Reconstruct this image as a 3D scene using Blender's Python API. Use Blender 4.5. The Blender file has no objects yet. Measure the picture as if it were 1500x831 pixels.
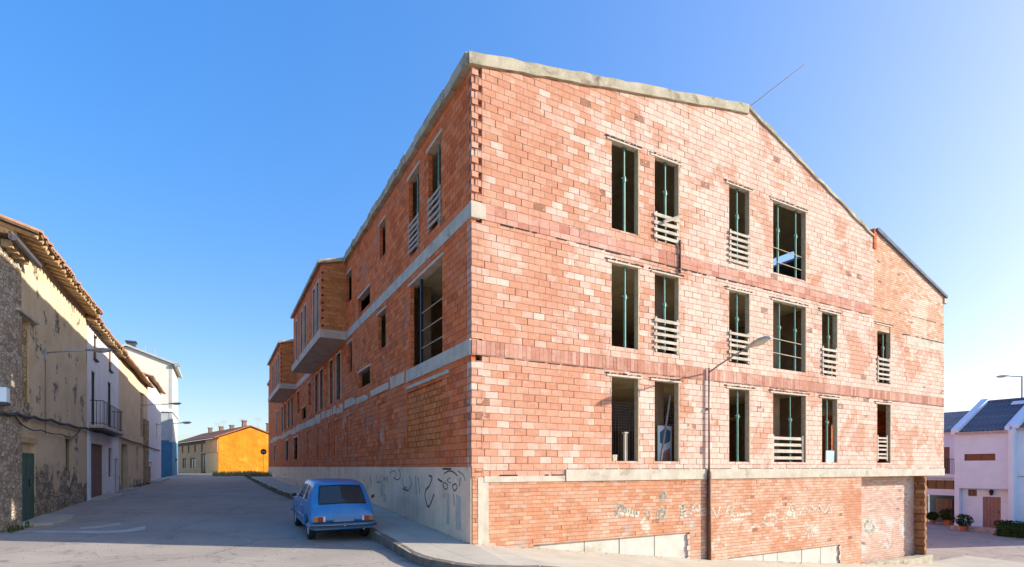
import bpy, bmesh, math, random
from mathutils import Vector, Matrix
random.seed(7)
R_ = math.radians
scene = bpy.context.scene
COL = scene.collection

# ------------------------------------------------------------------ camera, sky, sun, exposure
EYE = 1.75
FPX = 786.0; CX = 750.0; HY = 684.0           # focal length, centre and horizon of the photograph, in its pixels
cam_d = bpy.data.cameras.new('camera'); cam = bpy.data.objects.new('camera', cam_d); COL.objects.link(cam)
cam.location = (0, 0, EYE); cam.rotation_euler = (R_(90), 0, 0)
cam_d.sensor_width = 36; cam_d.lens = FPX / 1500 * 36
cam_d.shift_y = (HY - 415.5) / 1500
cam_d.clip_start = 0.1; cam_d.clip_end = 3000
scene.camera = cam

SUN_EL = R_(21.5)
SUN_DIR = Vector((1.0, 0.035, 0)).normalized()          # horizontal direction towards the sun
world = bpy.data.worlds.new('World'); scene.world = world; world.use_nodes = True
wn = world.node_tree; bg = wn.nodes['Background']
sky = wn.nodes.new('ShaderNodeTexSky'); sky.sky_type = 'NISHITA'; sky.sun_disc = False
sky.sun_elevation = SUN_EL; sky.sun_rotation = math.atan2(SUN_DIR.x, SUN_DIR.y)
sky.air_density = 1.0; sky.dust_density = 4.0; sky.ozone_density = 3.0; sky.altitude = 600
gam = wn.nodes.new('ShaderNodeGamma'); gam.inputs[1].default_value = .45
hs = wn.nodes.new('ShaderNodeHueSaturation'); hs.inputs['Saturation'].default_value = 2.15; hs.inputs['Hue'].default_value = .516; hs.inputs['Value'].default_value = 2.35
wn.links.new(sky.outputs[0], gam.inputs[0]); wn.links.new(gam.outputs[0], hs.inputs['Color'])
wn.links.new(hs.outputs[0], bg.inputs[0]); bg.inputs[1].default_value = 0.15
sd = bpy.data.lights.new('sun', 'SUN'); sun = bpy.data.objects.new('sun', sd); COL.objects.link(sun)
sd.energy = 4.7; sd.angle = R_(0.5); sd.color = (1.0, 0.92, 0.79)
sv = Vector((SUN_DIR.x * math.cos(SUN_EL), SUN_DIR.y * math.cos(SUN_EL), math.sin(SUN_EL)))
sun.rotation_euler = sv.to_track_quat('Z', 'Y').to_euler()
scene.view_settings.view_transform = 'Standard'; scene.view_settings.look = 'None'
scene.view_settings.gamma = 1; scene.view_settings.exposure = 0.85

# ------------------------------------------------------------------ street frame: x = along the sunny facade, y = along the street
C0 = Vector((-0.913, 12.17)); Rv = Vector((0.8764, 0.4817)); Lv = Vector((-0.4817, 0.8764))
TH = math.atan2(Rv.y, Rv.x)
def W(x, y, z=0.0):
    p = C0 + Rv * x + Lv * y
    return Vector((p.x, p.y, z))
def ray(px): return (px - CX) / FPX
def onR(px, py=HY, y=0.0):          # point of the plane y = const seen at a place of the photograph -> (x, z)
    u = ray(px); P = C0 + Lv * y
    s = (u * P.y - P.x) / (Rv.x - u * Rv.y); d = P.y + s * Rv.y
    return s, EYE + (HY - py) * d / FPX
def onL(px, py=HY, x=0.0):          # same for the plane x = const -> (y, z)
    u = ray(px); P = C0 + Rv * x
    s = (u * P.y - P.x) / (Lv.x - u * Lv.y); d = P.y + s * Lv.y
    return s, EYE + (HY - py) * d / FPX
def lerp_tab(t, tab):
    if t <= tab[0][0]: return tab[0][1]
    for (x0, y0), (x1, y1) in zip(tab, tab[1:]):
        if t <= x1:
            f = (t - x0) / (x1 - x0); return y0 + (y1 - y0) * f
    return tab[-1][1]
def smooth(a, b, t):
    t = max(0, min(1, (t - a) / (b - a))); return t * t * (3 - 2 * t)

# ------------------------------------------------------------------ mesh builder
class MB:
    def __init__(s): s.v = []; s.f = []; s.m = []; s.cur = 0
    def vert(s, p): s.v.append(tuple(p)); return len(s.v) - 1
    def face(s, pts):
        i = [s.vert(p) for p in pts]; s.f.append(i); s.m.append(s.cur); return s
    def box(s, x0, x1, y0, y1, z0, z1, j=0.0):
        if x0 > x1: x0, x1 = x1, x0
        if y0 > y1: y0, y1 = y1, y0
        if z0 > z1: z0, z1 = z1, z0
        q = [(x, y, z) for z in (z0, z1) for y in (y0, y1) for x in (x0, x1)]
        if j: q = [tuple(c + random.uniform(-j, j) for c in p) for p in q]
        i = [s.vert(p) for p in q]
        for f in ((0, 2, 3, 1), (4, 5, 7, 6), (0, 1, 5, 4), (2, 6, 7, 3), (0, 4, 6, 2), (1, 3, 7, 5)):
            s.f.append([i[k] for k in f]); s.m.append(s.cur)
        return s
    def tube(s, pts, r, n=8, caps=True):
        pts = [Vector(p) for p in pts]
        rr = r if isinstance(r, (list, tuple)) else [r] * len(pts)
        rings = []
        for k, p in enumerate(pts):
            d = (pts[min(k + 1, len(pts) - 1)] - pts[max(k - 1, 0)]).normalized()
            up = Vector((0, 0, 1)) if abs(d.z) < .9 else Vector((1, 0, 0))
            a = d.cross(up).normalized(); b = d.cross(a).normalized()
            rings.append([s.vert(p + (a * math.cos(2 * math.pi * t / n) + b * math.sin(2 * math.pi * t / n)) * rr[k]) for t in range(n)])
        for r0, r1 in zip(rings, rings[1:]):
            for t in range(n):
                s.f.append([r0[t], r0[(t + 1) % n], r1[(t + 1) % n], r1[t]]); s.m.append(s.cur)
        if caps:
            s.f.append(rings[0][::-1]); s.m.append(s.cur); s.f.append(rings[-1]); s.m.append(s.cur)
        return s
    def prism(s, poly, axis, c0, c1):      # polygon in the other two axes extruded along axis
        def P(a, b, c):
            return {'x': (c, a, b), 'y': (a, c, b), 'z': (a, b, c)}[axis]
        n = len(poly)
        A = [s.vert(P(a, b, c0)) for a, b in poly]; B = [s.vert(P(a, b, c1)) for a, b in poly]
        s.f.append(A[::-1]); s.m.append(s.cur); s.f.append(B); s.m.append(s.cur)
        for k in range(n):
            s.f.append([A[k], A[(k + 1) % n], B[(k + 1) % n], B[k]]); s.m.append(s.cur)
        return s
    def build(s, name, mats, parent=None, base=(0, 0, 0), smooth_=False, world=False, bevel=0):
        me = bpy.data.meshes.new(name)
        bx, by, bz = base
        me.from_pydata([(x - bx, y - by, z - bz) for x, y, z in s.v], [], s.f)
        if not isinstance(mats, (list, tuple)): mats = [mats]
        for m in mats: me.materials.append(m)
        for p, mi in zip(me.polygons, s.m): p.material_index = mi
        bm = bmesh.new(); bm.from_mesh(me)
        bmesh.ops.recalc_face_normals(bm, faces=bm.faces); bm.to_mesh(me); bm.free()
        uv = me.uv_layers.new(name='UVMap')
        for p in me.polygons:
            n = p.normal
            for li in p.loop_indices:
                x, y, z = me.vertices[me.loops[li].vertex_index].co
                x += bx; y += by; z += bz
                if abs(n.z) > .8: c = (x, y)
                elif abs(n.x) > abs(n.y): c = (y, z)
                else: c = (x, z)
                uv.data[li].uv = c
            if smooth_: p.use_smooth = True
        o = bpy.data.objects.new(name, me); COL.objects.link(o)
        if parent: o.parent = parent
        else:
            o.location = W(bx, by, bz) if not world else (bx, by, bz)
            if not world: o.rotation_euler = (0, 0, TH)
        if bevel:
            md = o.modifiers.new('bevel', 'BEVEL'); md.width = bevel; md.segments = 2; md.limit_method = 'ANGLE'
        return o

class Thing:
    def __init__(s, name, label, cat, base=(0, 0, 0), group=None, rot=None, kind=None):
        s.base = base
        o = bpy.data.objects.new(name, None); COL.objects.link(o)
        o.location = W(*base); o.rotation_euler = (0, 0, TH)
        o.empty_display_size = .2
        s.o = o; tag(o, label, cat, group, kind)
    def part(s, mb, name, mats, parent=None, **k):
        return mb.build(name, mats, parent or s.o, s.base, **k)
def tag(o, label=None, cat=None, group=None, kind=None):
    if label: o['label'] = label
    if cat: o['category'] = cat
    if group: o['group'] = group
    if kind: o['kind'] = kind
    return o

# ------------------------------------------------------------------ materials
class NT:
    def __init__(s, name, rough=.9, spec=.3):
        s.mat = bpy.data.materials.new(name); s.mat.use_nodes = True
        s.t = s.mat.node_tree; s.b = s.t.nodes['Principled BSDF']
        s.b.inputs['Roughness'].default_value = rough
        s.b.inputs['Specular IOR Level'].default_value = spec
    def n(s, t, **k):
        o = s.t.nodes.new(t)
        for a, v in k.items(): setattr(o, a, v)
        return o
    def put(s, inp, v):
        if v is None: return
        if isinstance(v, bpy.types.NodeSocket): s.t.links.new(v, inp)
        else: inp.default_value = v
    def math(s, op, a, b=None, c=None, clamp=False):
        o = s.n('ShaderNodeMath', operation=op, use_clamp=clamp)
        s.put(o.inputs[0], a); s.put(o.inputs[1], b); s.put(o.inputs[2], c)
        return o.outputs[0]
    def uv(s): return s.n('ShaderNodeUVMap', uv_map='UVMap').outputs[0]
    def obj(s): return s.n('ShaderNodeTexCoord').outputs['Object']
    def sep(s, v):
        o = s.n('ShaderNodeSeparateXYZ'); s.put(o.inputs[0], v); return o.outputs
    def comb(s, x, y, z=0.0):
        o = s.n('ShaderNodeCombineXYZ'); s.put(o.inputs[0], x); s.put(o.inputs[1], y); s.put(o.inputs[2], z); return o.outputs[0]
    def noise(s, vec, scale, detail=4, rough=.55, dist=0.0):
        o = s.n('ShaderNodeTexNoise'); s.put(o.inputs['Vector'], vec); o.inputs['Scale'].default_value = scale
        o.inputs['Detail'].default_value = detail; o.inputs['Roughness'].default_value = rough
        o.inputs['Distortion'].default_value = dist
        return o.outputs['Fac']
    def ramp(s, fac, stops, interp='LINEAR'):
        o = s.n('ShaderNodeValToRGB'); s.put(o.inputs[0], fac); cr = o.color_ramp; cr.interpolation = interp
        while len(cr.elements) > 1: cr.elements.remove(cr.elements[-1])
        for k, (p, c) in enumerate(stops):
            if not isinstance(c, (tuple, list)): c = (c, c, c)
            e = cr.elements[0] if k == 0 else cr.elements.new(p)
            e.position = p; e.color = (*c[:3], 1)
        return o.outputs[0]
    def mix(s, f, a, b, mode='MIX'):
        o = s.n('ShaderNodeMix', data_type='RGBA', blend_type=mode)
        s.put(o.inputs[0], f)
        for i, v in ((6, a), (7, b)):
            if isinstance(v, (tuple, list)): v = (*v[:3], 1)
            s.put(o.inputs[i], v)
        return o.outputs[2]
    def step(s, v, lo, hi):
        o = s.n('ShaderNodeMapRange', interpolation_type='SMOOTHSTEP')
        s.put(o.inputs[0], v); o.inputs[1].default_value = lo; o.inputs[2].default_value = hi
        return o.outputs[0]
    def color(s, v):
        if isinstance(v, (tuple, list)): v = (*v[:3], 1)
        s.put(s.b.inputs['Base Color'], v)
    def bump(s, h, dist=.01, strength=1.0):
        o = s.n('ShaderNodeBump'); o.inputs['Strength'].default_value = strength; o.inputs['Distance'].default_value = dist
        s.put(o.inputs['Height'], h); s.put(s.b.inputs['Normal'], o.outputs[0])

def brick_mat(name, w, h, m, ramp_a, mortar, ramp_b=None, white=None, depth=.012, patches=None, off=.5, grime=.35, gapfrac=.25, smear=.35, smear_c=(.68, .50, .39), patchy=.8):
    t = NT(name, .95, .04)
    uv = t.uv()
    wob = t.noise(uv, 2.3, 3); wob2 = t.math('MULTIPLY', t.math('SUBTRACT', wob, .5), .03)
    X, Y, _ = t.sep(uv)
    v = t.math('DIVIDE', t.math('ADD', Y, wob2), h); row = t.math('FLOOR', v); fv = t.math('FRACT', v)
    sh = t.math('MULTIPLY', t.math('MODULO', t.math('ABSOLUTE', row), 2.0), off)
    rj = t.n('ShaderNodeTexWhiteNoise', noise_dimensions='1D'); t.put(rj.inputs['W'], row)
    sh = t.math('ADD', sh, t.math('MULTIPLY', rj.outputs[0], .22))
    u = t.math('ADD', t.math('DIVIDE', X, w), sh); colm = t.math('FLOOR', u); fu = t.math('FRACT', u)
    wn_ = t.n('ShaderNodeTexWhiteNoise', noise_dimensions='2D'); t.put(wn_.inputs['Vector'], t.comb(colm, row))
    rnd = wn_.outputs[0]; rc = t.sep(wn_.outputs[1])
    eu = t.math('MULTIPLY', t.math('MINIMUM', fu, t.math('SUBTRACT', 1.0, fu)), w)
    ev = t.math('MULTIPLY', t.math('MINIMUM', fv, t.math('SUBTRACT', 1.0, fv)), h)
    fine = t.noise(uv, 26, 3)
    e = t.math('MINIMUM', eu, ev)
    e = t.math('ADD', e, t.math('MULTIPLY', t.math('SUBTRACT', fine, .5), m * 1.9))
    e = t.math('ADD', e, t.math('MULTIPLY', t.math('SUBTRACT', t.noise(uv, 9, 4, .7), .5), m * 1.3))
    mask = t.step(e, m * .35, m * 1.05)                     # 1 on the brick
    col = t.ramp(rnd, ramp_a)
    if ramp_b:
        big = t.noise(uv, .42, 4, .6)
        f = t.math('ADD', big, t.math('MULTIPLY', t.math('SUBTRACT', rc[1], .5), .28))
        if white:                                            # efflorescence stronger towards one side of the wall
            gx = t.step(X, white[0], white[1]); f = t.math('ADD', f, t.math('MULTIPLY', gx, white[2]))
            gz = t.step(Y, white[3], white[4]); f = t.math('SUBTRACT', f, t.math('MULTIPLY', gz, white[5]))
        f = t.step(f, .49, .70)
        col = t.mix(f, col, t.ramp(rc[2], ramp_b))
    sm_ = t.noise(t.comb(t.math('MULTIPLY', X, 2.2), t.math('MULTIPLY', Y, 5.5)), 1.3, 6, .72, .6)
    col = t.mix(t.math('MULTIPLY', t.step(sm_, .50, .68), smear), col, smear_c)
    mk = t.noise(uv, .55, 6, .68, .5)
    col = t.mix(t.math('MULTIPLY', t.step(mk, .535, .59), patchy), col, t.mix(.85, col, t.ramp(rc[2], [(0, ramp_a[0][1]), (1, ramp_a[1][1])])))
    # every brick is a little stained inside
    st = t.noise(uv, 9, 5, .65)
    col = t.mix(t.math('MULTIPLY', t.step(st, .42, .75), grime), col, t.mix(.5, col, (.12, .05, .03), 'MULTIPLY'), )
    gm = t.noise(uv, .9, 6, .7)
    col = t.mix(t.math('MULTIPLY', t.step(gm, .52, .74), grime), col, (.30, .15, .10))
    # open vertical joints: dark gaps here and there
    col = t.mix(t.math('MULTIPLY', t.step(t.noise(uv, 3.1, 4, .7), .38, .62), .6), t.mix(1.0, col, col), t.mix(mask, t.mix(.35, mc, col), col)) if False else col
    gap = t.math('MULTIPLY', t.math('LESS_THAN', rc[0], gapfrac), t.math('LESS_THAN', t.math('MULTIPLY', t.math('SUBTRACT', 1.0, fu), w), m * 1.1))
    mc = t.mix(t.step(t.noise(uv, 1.3, 3), .4, .65), mortar, tuple(c * .7 for c in mortar))
    mvis = t.ramp(t.step(t.noise(uv, 2.6, 5, .7), .36, .64), [(0, .35), (1, 1.0)])
    col = t.mix(t.math('SUBTRACT', 1.0, t.math('MULTIPLY', t.math('SUBTRACT', 1.0, mask), mvis)), mc, col)
    col = t.mix(gap, col, (.05, .025, .018))
    bf = t.math('MULTIPLY', t.math('LESS_THAN', t.math('ADD', rc[1], t.math('MULTIPLY', t.noise(uv, .8, 3), .05)), .031), t.step(t.noise(uv, 5.3, 5, .7, .8), .42, .50))
    col = t.mix(t.math('MULTIPLY', bf, .7), col, (.26, .13, .09))
    if patches:
        for (pn, lo, hi, pc, x0, x1, z0, z1) in patches:
            nz = t.noise(uv, pn, 5, .65, .4)
            inside = t.math('MULTIPLY', t.math('MULTIPLY', t.step(X, x0, x0 + .6), t.math('SUBTRACT', 1.0, t.step(X, x1 - .6, x1))),
                            t.math('MULTIPLY', t.step(Y, z0, z0 + .25), t.math('SUBTRACT', 1.0, t.step(Y, z1 - .25, z1))))
            col = t.mix(t.math('MULTIPLY', t.step(nz, lo, hi), inside), col, pc)
    t.color(col)
    hgt = t.math('ADD', mask, t.math('MULTIPLY', t.noise(uv, 40, 4), .35))
    hgt = t.math('SUBTRACT', hgt, t.math('MULTIPLY', gap, 1.5))
    hgt = t.math('SUBTRACT', t.math('ADD', hgt, t.math('MULTIPLY', rc[1], .35)), t.math('MULTIPLY', bf, 1.6))
    t.bump(hgt, depth)
    return t.mat

def rough_mat(name, c1, c2, scale=3.0, c3=None, f3=(.55, .75), s3=.7, bump=.006, streak=0, rough=.92, spec=.25, bscale=40):
    t = NT(name, rough, spec)
    uv = t.uv()
    col = t.mix(t.step(t.noise(uv, scale, 6, .62), .32, .68), c1, c2)
    if c3: col = t.mix(t.step(t.noise(uv, s3, 6, .66, .3), *f3), col, c3)
    if streak:
        X, Y, _ = t.sep(uv)
        sn = t.noise(t.comb(t.math('MULTIPLY', X, 5.0), t.math('MULTIPLY', Y, .35)), 1.0, 5, .6)
        col = t.mix(t.math('MULTIPLY', t.step(sn, .5, .72), streak), col, tuple(c * .45 for c in c1))
    t.color(col)
    t.bump(t.math('ADD', t.noise(uv, bscale, 5, .6), t.math('MULTIPLY', t.noise(uv, scale * 2, 3), 1.2)), bump)
    return t.mat

def plain(name, c, rough=.5, metal=0.0, spec=.5, var=.25, scale=6):
    t = NT(name, rough, spec)
    uv = t.obj()
    t.color(t.mix(t.step(t.noise(uv, scale, 5, .6), .3, .7), c, tuple(x * (1 - var) for x in c)))
    t.b.inputs['Metallic'].default_value = metal
    return t.mat

def stone_mat(name, cols, scale=3.2, mortar=(.33, .29, .22), stretch=1.9):
    t = NT(name, .95, .2)
    uv = t.uv(); X, Y, _ = t.sep(uv)
    n1 = t.math('MULTIPLY', t.math('SUBTRACT', t.noise(uv, 3, 3), .5), .22)
    v = t.comb(t.math('ADD', X, n1), t.math('MULTIPLY', t.math('ADD', Y, n1), stretch))
    vo = t.n('ShaderNodeTexVoronoi', voronoi_dimensions='2D', feature='F1'); t.put(vo.inputs['Vector'], v); vo.inputs['Scale'].default_value = scale
    ve = t.n('ShaderNodeTexVoronoi', voronoi_dimensions='2D', feature='DISTANCE_TO_EDGE'); t.put(ve.inputs['Vector'], v); ve.inputs['Scale'].default_value = scale
    r = t.sep(vo.outputs['Color'])[0]
    c = t.ramp(r, cols)
    c = t.mix(t.math('MULTIPLY', t.step(t.noise(uv, 14, 5, .65), .4, .7), .5), c, (.14, .12, .09))
    m = t.step(ve.outputs['Distance'], .02, .09)
    c = t.mix(m, mortar, c)
    t.color(c)
    t.bump(t.math('ADD', m, t.math('MULTIPLY', t.noise(uv, 20, 4), .5)), .04)
    return t.mat, (vo, ve)

def plaster_stone(name, plaster, plaster2, zexp=1.0, amount=.56, stone=None):
    """old render that has fallen off in patches, rubble below"""
    t = NT(name, .95, .2)
    uv = t.uv(); X, Y, _ = t.sep(uv)
    n1 = t.math('MULTIPLY', t.math('SUBTRACT', t.noise(uv, 3, 3), .5), .22)
    v = t.comb(t.math('ADD', X, n1), t.math('MULTIPLY', t.math('ADD', Y, n1), 1.9))
    vo = t.n('ShaderNodeTexVoronoi', voronoi_dimensions='2D'); t.put(vo.inputs['Vector'], v); vo.inputs['Scale'].default_value = 3.4
    ve = t.n('ShaderNodeTexVoronoi', voronoi_dimensions='2D', feature='DISTANCE_TO_EDGE'); t.put(ve.inputs['Vector'], v); ve.inputs['Scale'].default_value = 3.4
    r = t.sep(vo.outputs['Color'])[0]
    sc = t.ramp(r, [(0, (.20, .15, .10)), (.35, (.34, .27, .18)), (.7, (.44, .37, .27)), (1, (.30, .28, .25))])
    m = t.step(ve.outputs['Distance'], .02, .1)
    sc = t.mix(m, (.16, .13, .09), sc)
    pc = t.mix(t.step(t.noise(uv, 1.1, 6, .65), .35, .68), plaster, plaster2)
    pc = t.mix(t.math('MULTIPLY', t.step(t.noise(uv, 13, 5, .7), .45, .72), .4), pc, tuple(c * .6 for c in plaster))
    f = t.math('ADD', t.noise(uv, 1.0, 6, .62), t.math('MULTIPLY', t.math('SUBTRACT', 1.0, t.step(Y, .2, zexp + .9)), .26))
    f = t.step(f, amount, amount + .04)
    t.color(t.mix(f, pc, sc))
    h = t.math('ADD', t.math('MULTIPLY', t.math('SUBTRACT', 1.0, f), 1.2), t.math('MULTIPLY', t.math('MULTIPLY', m, f), .9))
    t.bump(t.math('ADD', h, t.math('MULTIPLY', t.noise(uv, 22, 5), .35)), .03)
    return t.mat

SAL = [(0, (.53, .25, .16)), (.35, (.57, .28, .185)), (.7, (.60, .31, .21)), (1, (.62, .34, .24))]
PALE = [(0, (.66, .46, .38)), (.4, (.72, .55, .46)), (.75, (.69, .50, .42)), (1, (.62, .40, .32))]
M = {}
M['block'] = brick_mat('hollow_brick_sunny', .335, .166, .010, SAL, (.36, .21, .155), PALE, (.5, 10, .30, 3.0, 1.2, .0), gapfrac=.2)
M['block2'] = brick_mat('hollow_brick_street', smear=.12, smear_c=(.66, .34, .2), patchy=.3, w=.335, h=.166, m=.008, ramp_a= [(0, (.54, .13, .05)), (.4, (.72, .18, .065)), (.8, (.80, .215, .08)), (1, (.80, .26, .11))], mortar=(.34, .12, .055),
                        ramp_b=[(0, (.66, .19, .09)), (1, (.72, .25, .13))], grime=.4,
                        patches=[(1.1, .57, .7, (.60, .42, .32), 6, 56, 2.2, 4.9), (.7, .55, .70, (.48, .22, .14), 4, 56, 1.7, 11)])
M['holes'] = brick_mat('open_jointed_brick', smear=.12, smear_c=(.66, .34, .2), patchy=.3, w=.335, h=.166, m=.018, ramp_a= [(0, (.60, .17, .05)), (.5, (.70, .21, .065)), (1, (.76, .25, .09))], mortar=(.34, .13, .06), grime=.5, gapfrac=.5, depth=.02)
M['pier'] = brick_mat('brown_pier_brick', .335, .166, .01, [(0, (.26, .11, .045)), (.5, (.36, .16, .07)), (1, (.48, .26, .14))], (.22, .12, .07))
M['block3'] = brick_mat('hollow_brick_bay', smear=.12, smear_c=(.66, .34, .2), patchy=.3, w=.335, h=.166, m=.008, ramp_a= [(0, (.58, .19, .055)), (.5, (.68, .24, .075)), (1, (.74, .29, .11))], mortar=(.46, .22, .09), grime=.5)
M['small'] = brick_mat('small_brick_sunny', .25, .095, .009, [(0, (.50, .215, .12)), (.4, (.57, .26, .15)), (.8, (.61, .30, .185)), (1, (.66, .37, .25))], (.50, .33, .24),
                       [(0, (.58, .35, .25)), (.6, (.66, .45, .34)), (1, (.56, .32, .22))], (4, 12, .18, 9, 10, 0), gapfrac=.05,
                       patches=[(1.2, .54, .68, (.46, .33, .27), .3, 8, -1.2, 1.3), (1.6, .56, .66, (.58, .56, .47), 3.5, 13.5, -.9, .75)])
M['small_r'] = brick_mat('thin_brick_gable', .25, .083, .007, [(0, (.56, .29, .18)), (.5, (.66, .37, .25)), (1, (.72, .46, .33))], (.44, .29, .21),
                         [(0, (.72, .53, .42)), (.6, (.78, .62, .50)), (1, (.68, .46, .35))], (15, 22, .06, 9, 10, 0), gapfrac=.03)
M['infill'] = brick_mat('infill_brick', .25, .083, .006, [(0, (.52, .33, .26)), (1, (.62, .43, .35))], (.58, .44, .37),
                        [(0, (.64, .50, .44)), (1, (.68, .55, .48))], gapfrac=0,
                        patches=[(1.3, .46, .6, (.55, .55, .50), 15, 20, -1.6, -.1)])
M['soldier'] = brick_mat('soldier_course', .30, .36, .007, [(0, (.48, .21, .155)), (.5, (.56, .28, .21)), (1, (.62, .36, .28))], (.38, .19, .14),
                         [(0, (.56, .32, .26)), (1, (.64, .41, .34))], gapfrac=.3, off=0)
M['soldier2'] = brick_mat('soldier_course_dark', .12, .36, .006, [(0, (.42, .19, .14)), (.5, (.52, .26, .19)), (1, (.60, .36, .28))], (.40, .24, .18),
                         [(0, (.50, .30, .25)), (1, (.62, .44, .36))], gapfrac=.2, off=0)
M['conc'] = rough_mat('raw_concrete', (.50, .45, .34), (.36, .32, .23), 2.2, (.20, .17, .12), (.50, .68), 1.6, .01, .25)
M['conc_pale'] = rough_mat('pale_concrete', (.58, .52, .43), (.46, .41, .33), 2.5, (.32, .27, .20), (.53, .72), 1.9, .006, .2)
M['conc_street'] = rough_mat('concrete_street', (.70, .53, .40), (.54, .42, .32), 1.8, (.30, .25, .21), (.55, .75), .8, .008, .3)
M['plinth'] = rough_mat('stained_concrete_plinth', (.90, .65, .46), (.76, .55, .38), 1.3, (.46, .33, .20), (.53, .72), .7, .01, .35)
M['panel'] = rough_mat('white_panel', (.58, .56, .50), (.50, .48, .42), 3, (.38, .33, .25), (.56, .72), .9, .003, .15)
M['dark'] = plain('dark_void', (.03, .025, .02), .9)
M['inner'] = rough_mat('interior_block', (.32, .22, .14), (.24, .16, .10), 2, None, bump=.01)
M['ceil'] = rough_mat('interior_ceiling', (.68, .58, .38), (.54, .45, .29), 1.2, None, bump=.01)
M['reveal'] = rough_mat('mortar_reveal', (.50, .40, .28), (.40, .30, .20), 6, None, bump=.006)
M['lintel'] = rough_mat('lintel_concrete', (.66, .56, .45), (.52, .44, .35), 6, (.40, .32, .24), (.6, .8), 3, .006)
M['board'] = rough_mat('weathered_board', (.58, .52, .44), (.44, .38, .31), 4, (.30, .24, .18), (.55, .7), 6, bump=.003)
M['board_d'] = rough_mat('weathered_board_shade_tone', (.50, .42, .36), (.38, .32, .27), 4, None, bump=.003)  # copy of the board with the street side's shade put into its colour
M['prop'] = plain('green_prop_paint', (.16, .36, .29), .5, .1, .4, .35, 8)
M['rust'] = plain('rusty_metal', (.20, .10, .06), .7, .3, .3, .4, 12)
M['rod'] = plain('tan_rod', (.50, .40, .28), .6)
M['blackmet'] = plain('black_iron', (.035, .035, .04), .45, .4)
M['polemet'] = plain('galvanised_pole', (.30, .24, .22), .5, .4, .4, .3)
M['lampgrey'] = plain('lamp_housing', (.42, .43, .44), .45, .2)
M['lampglass'] = plain('lamp_lens', (.68, .62, .46), .25)
M['cable'] = plain('black_cable', (.06, .045, .04), .7)
M['tile'] = rough_mat('clay_tile', (.50, .27, .15), (.38, .20, .12), 5, (.48, .42, .32), (.55, .72), 3, .01)
M['rafter'] = rough_mat('rafter_wood', (.60, .42, .24), (.46, .30, .16), 5, None, bump=.01)
M['cane'] = rough_mat('eave_board', (.24, .15, .08), (.15, .09, .05), 7, None, bump=.012)
M['ochre'] = plaster_stone('ochre_old_render', (.68, .55, .37), (.58, .45, .27), 1.1, .58)
M['ochre2'] = plaster_stone('grey_ochre_render', (.76, .58, .36), (.66, .50, .31), .8, .66)
M['stone'], _ = stone_mat('rubble_stone', [(0, (.30, .25, .18)), (.3, (.46, .40, .31)), (.6, (.58, .53, .45)), (.85, (.46, .30, .17)), (1, (.68, .63, .54))], 4.2, (.30, .25, .18), 2.3)
M['stone_y'], _ = stone_mat('yellow_rubble', [(0, (.30, .20, .09)), (.5, (.50, .36, .18)), (1, (.62, .48, .28))], 3.6, (.22, .15, .08))
M['white'] = rough_mat('white_render', (.80, .79, .77), (.72, .71, .70), 1.5, (.58, .56, .53), (.66, .85), .8, .003, .1)
M['white2'] = rough_mat('white_smooth_render', (.73, .87, .95), (.68, .81, .89), 1.5, None, bump=.002)
M['cream'] = rough_mat('cream_render', (.72, .68, .58), (.66, .61, .52), 1.2, None, bump=.003)
M['greyw'] = rough_mat('grey_render', (.46, .48, .48), (.40, .42, .42), 1.5, None, bump=.003)
M['bluew'] = rough_mat('blue_render', (.07, .20, .33), (.06, .17, .28), 1.5, None, bump=.003)
M['orange'] = rough_mat('orange_foam_wall', (.66, .25, .016), (.56, .18, .012), .8, (.74, .36, .05), (.5, .7), .35, .05, .25, bscale=3)
M['yellow2'] = rough_mat('buff_render', (.94, .47, .22), (.84, .40, .18), 1.5, (.6, .32, .16), (.5, .7), 1, bump=.003)
M['yellow'] = rough_mat('pale_yellow_render', (.98, .60, .28), (.94, .55, .25), 1.5, None, bump=.003)
M['wood_g'] = rough_mat('green_door_paint', (.05, .13, .10), (.035, .09, .07), 4, (.10, .16, .12), (.6, .8), 5, .004, .5, .6)
M['wood_b'] = rough_mat('brown_door_wood', (.24, .15, .11), (.18, .11, .08), 5, None, bump=.003, streak=.4)
M['wood_p'] = rough_mat('mauve_brown_door', (.34, .22, .17), (.28, .18, .14), 5, None, bump=.003, streak=.4)
M['navy'] = plain('navy_door_paint', (.03, .07, .13), .5)
M['shutter'] = plain('dark_shutter', (.05, .055, .065), .6)
M['slate'] = rough_mat('grey_fibre_roof', (.16, .18, .22), (.10, .12, .15), 3, (.24, .25, .27), (.55, .7), 2, .004)
M['redroof'] = rough_mat('far_clay_roof', (.42, .17, .09), (.30, .12, .07), 1.5, None, bump=.02)
g = NT('window_glass', .08, .6); g.color((.03, .035, .04)); M['glass'] = g.mat
g = NT('warm_window_glass', .15, .5); g.color((.12, .07, .035)); M['glassw'] = g.mat
M['grass'] = plain('dry_grass', (.36, .33, .12), .9, 0, .1, .5, 3)
M['weed'] = plain('weed_leaves', (.09, .14, .04), .9, 0, .1, .5, 5)
M['hedge'] = plain('hedge_leaves', (.035, .085, .02), .8, 0, .2, .5, 9)
M['pot'] = plain('terracotta_pot', (.45, .16, .08), .8)

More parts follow.
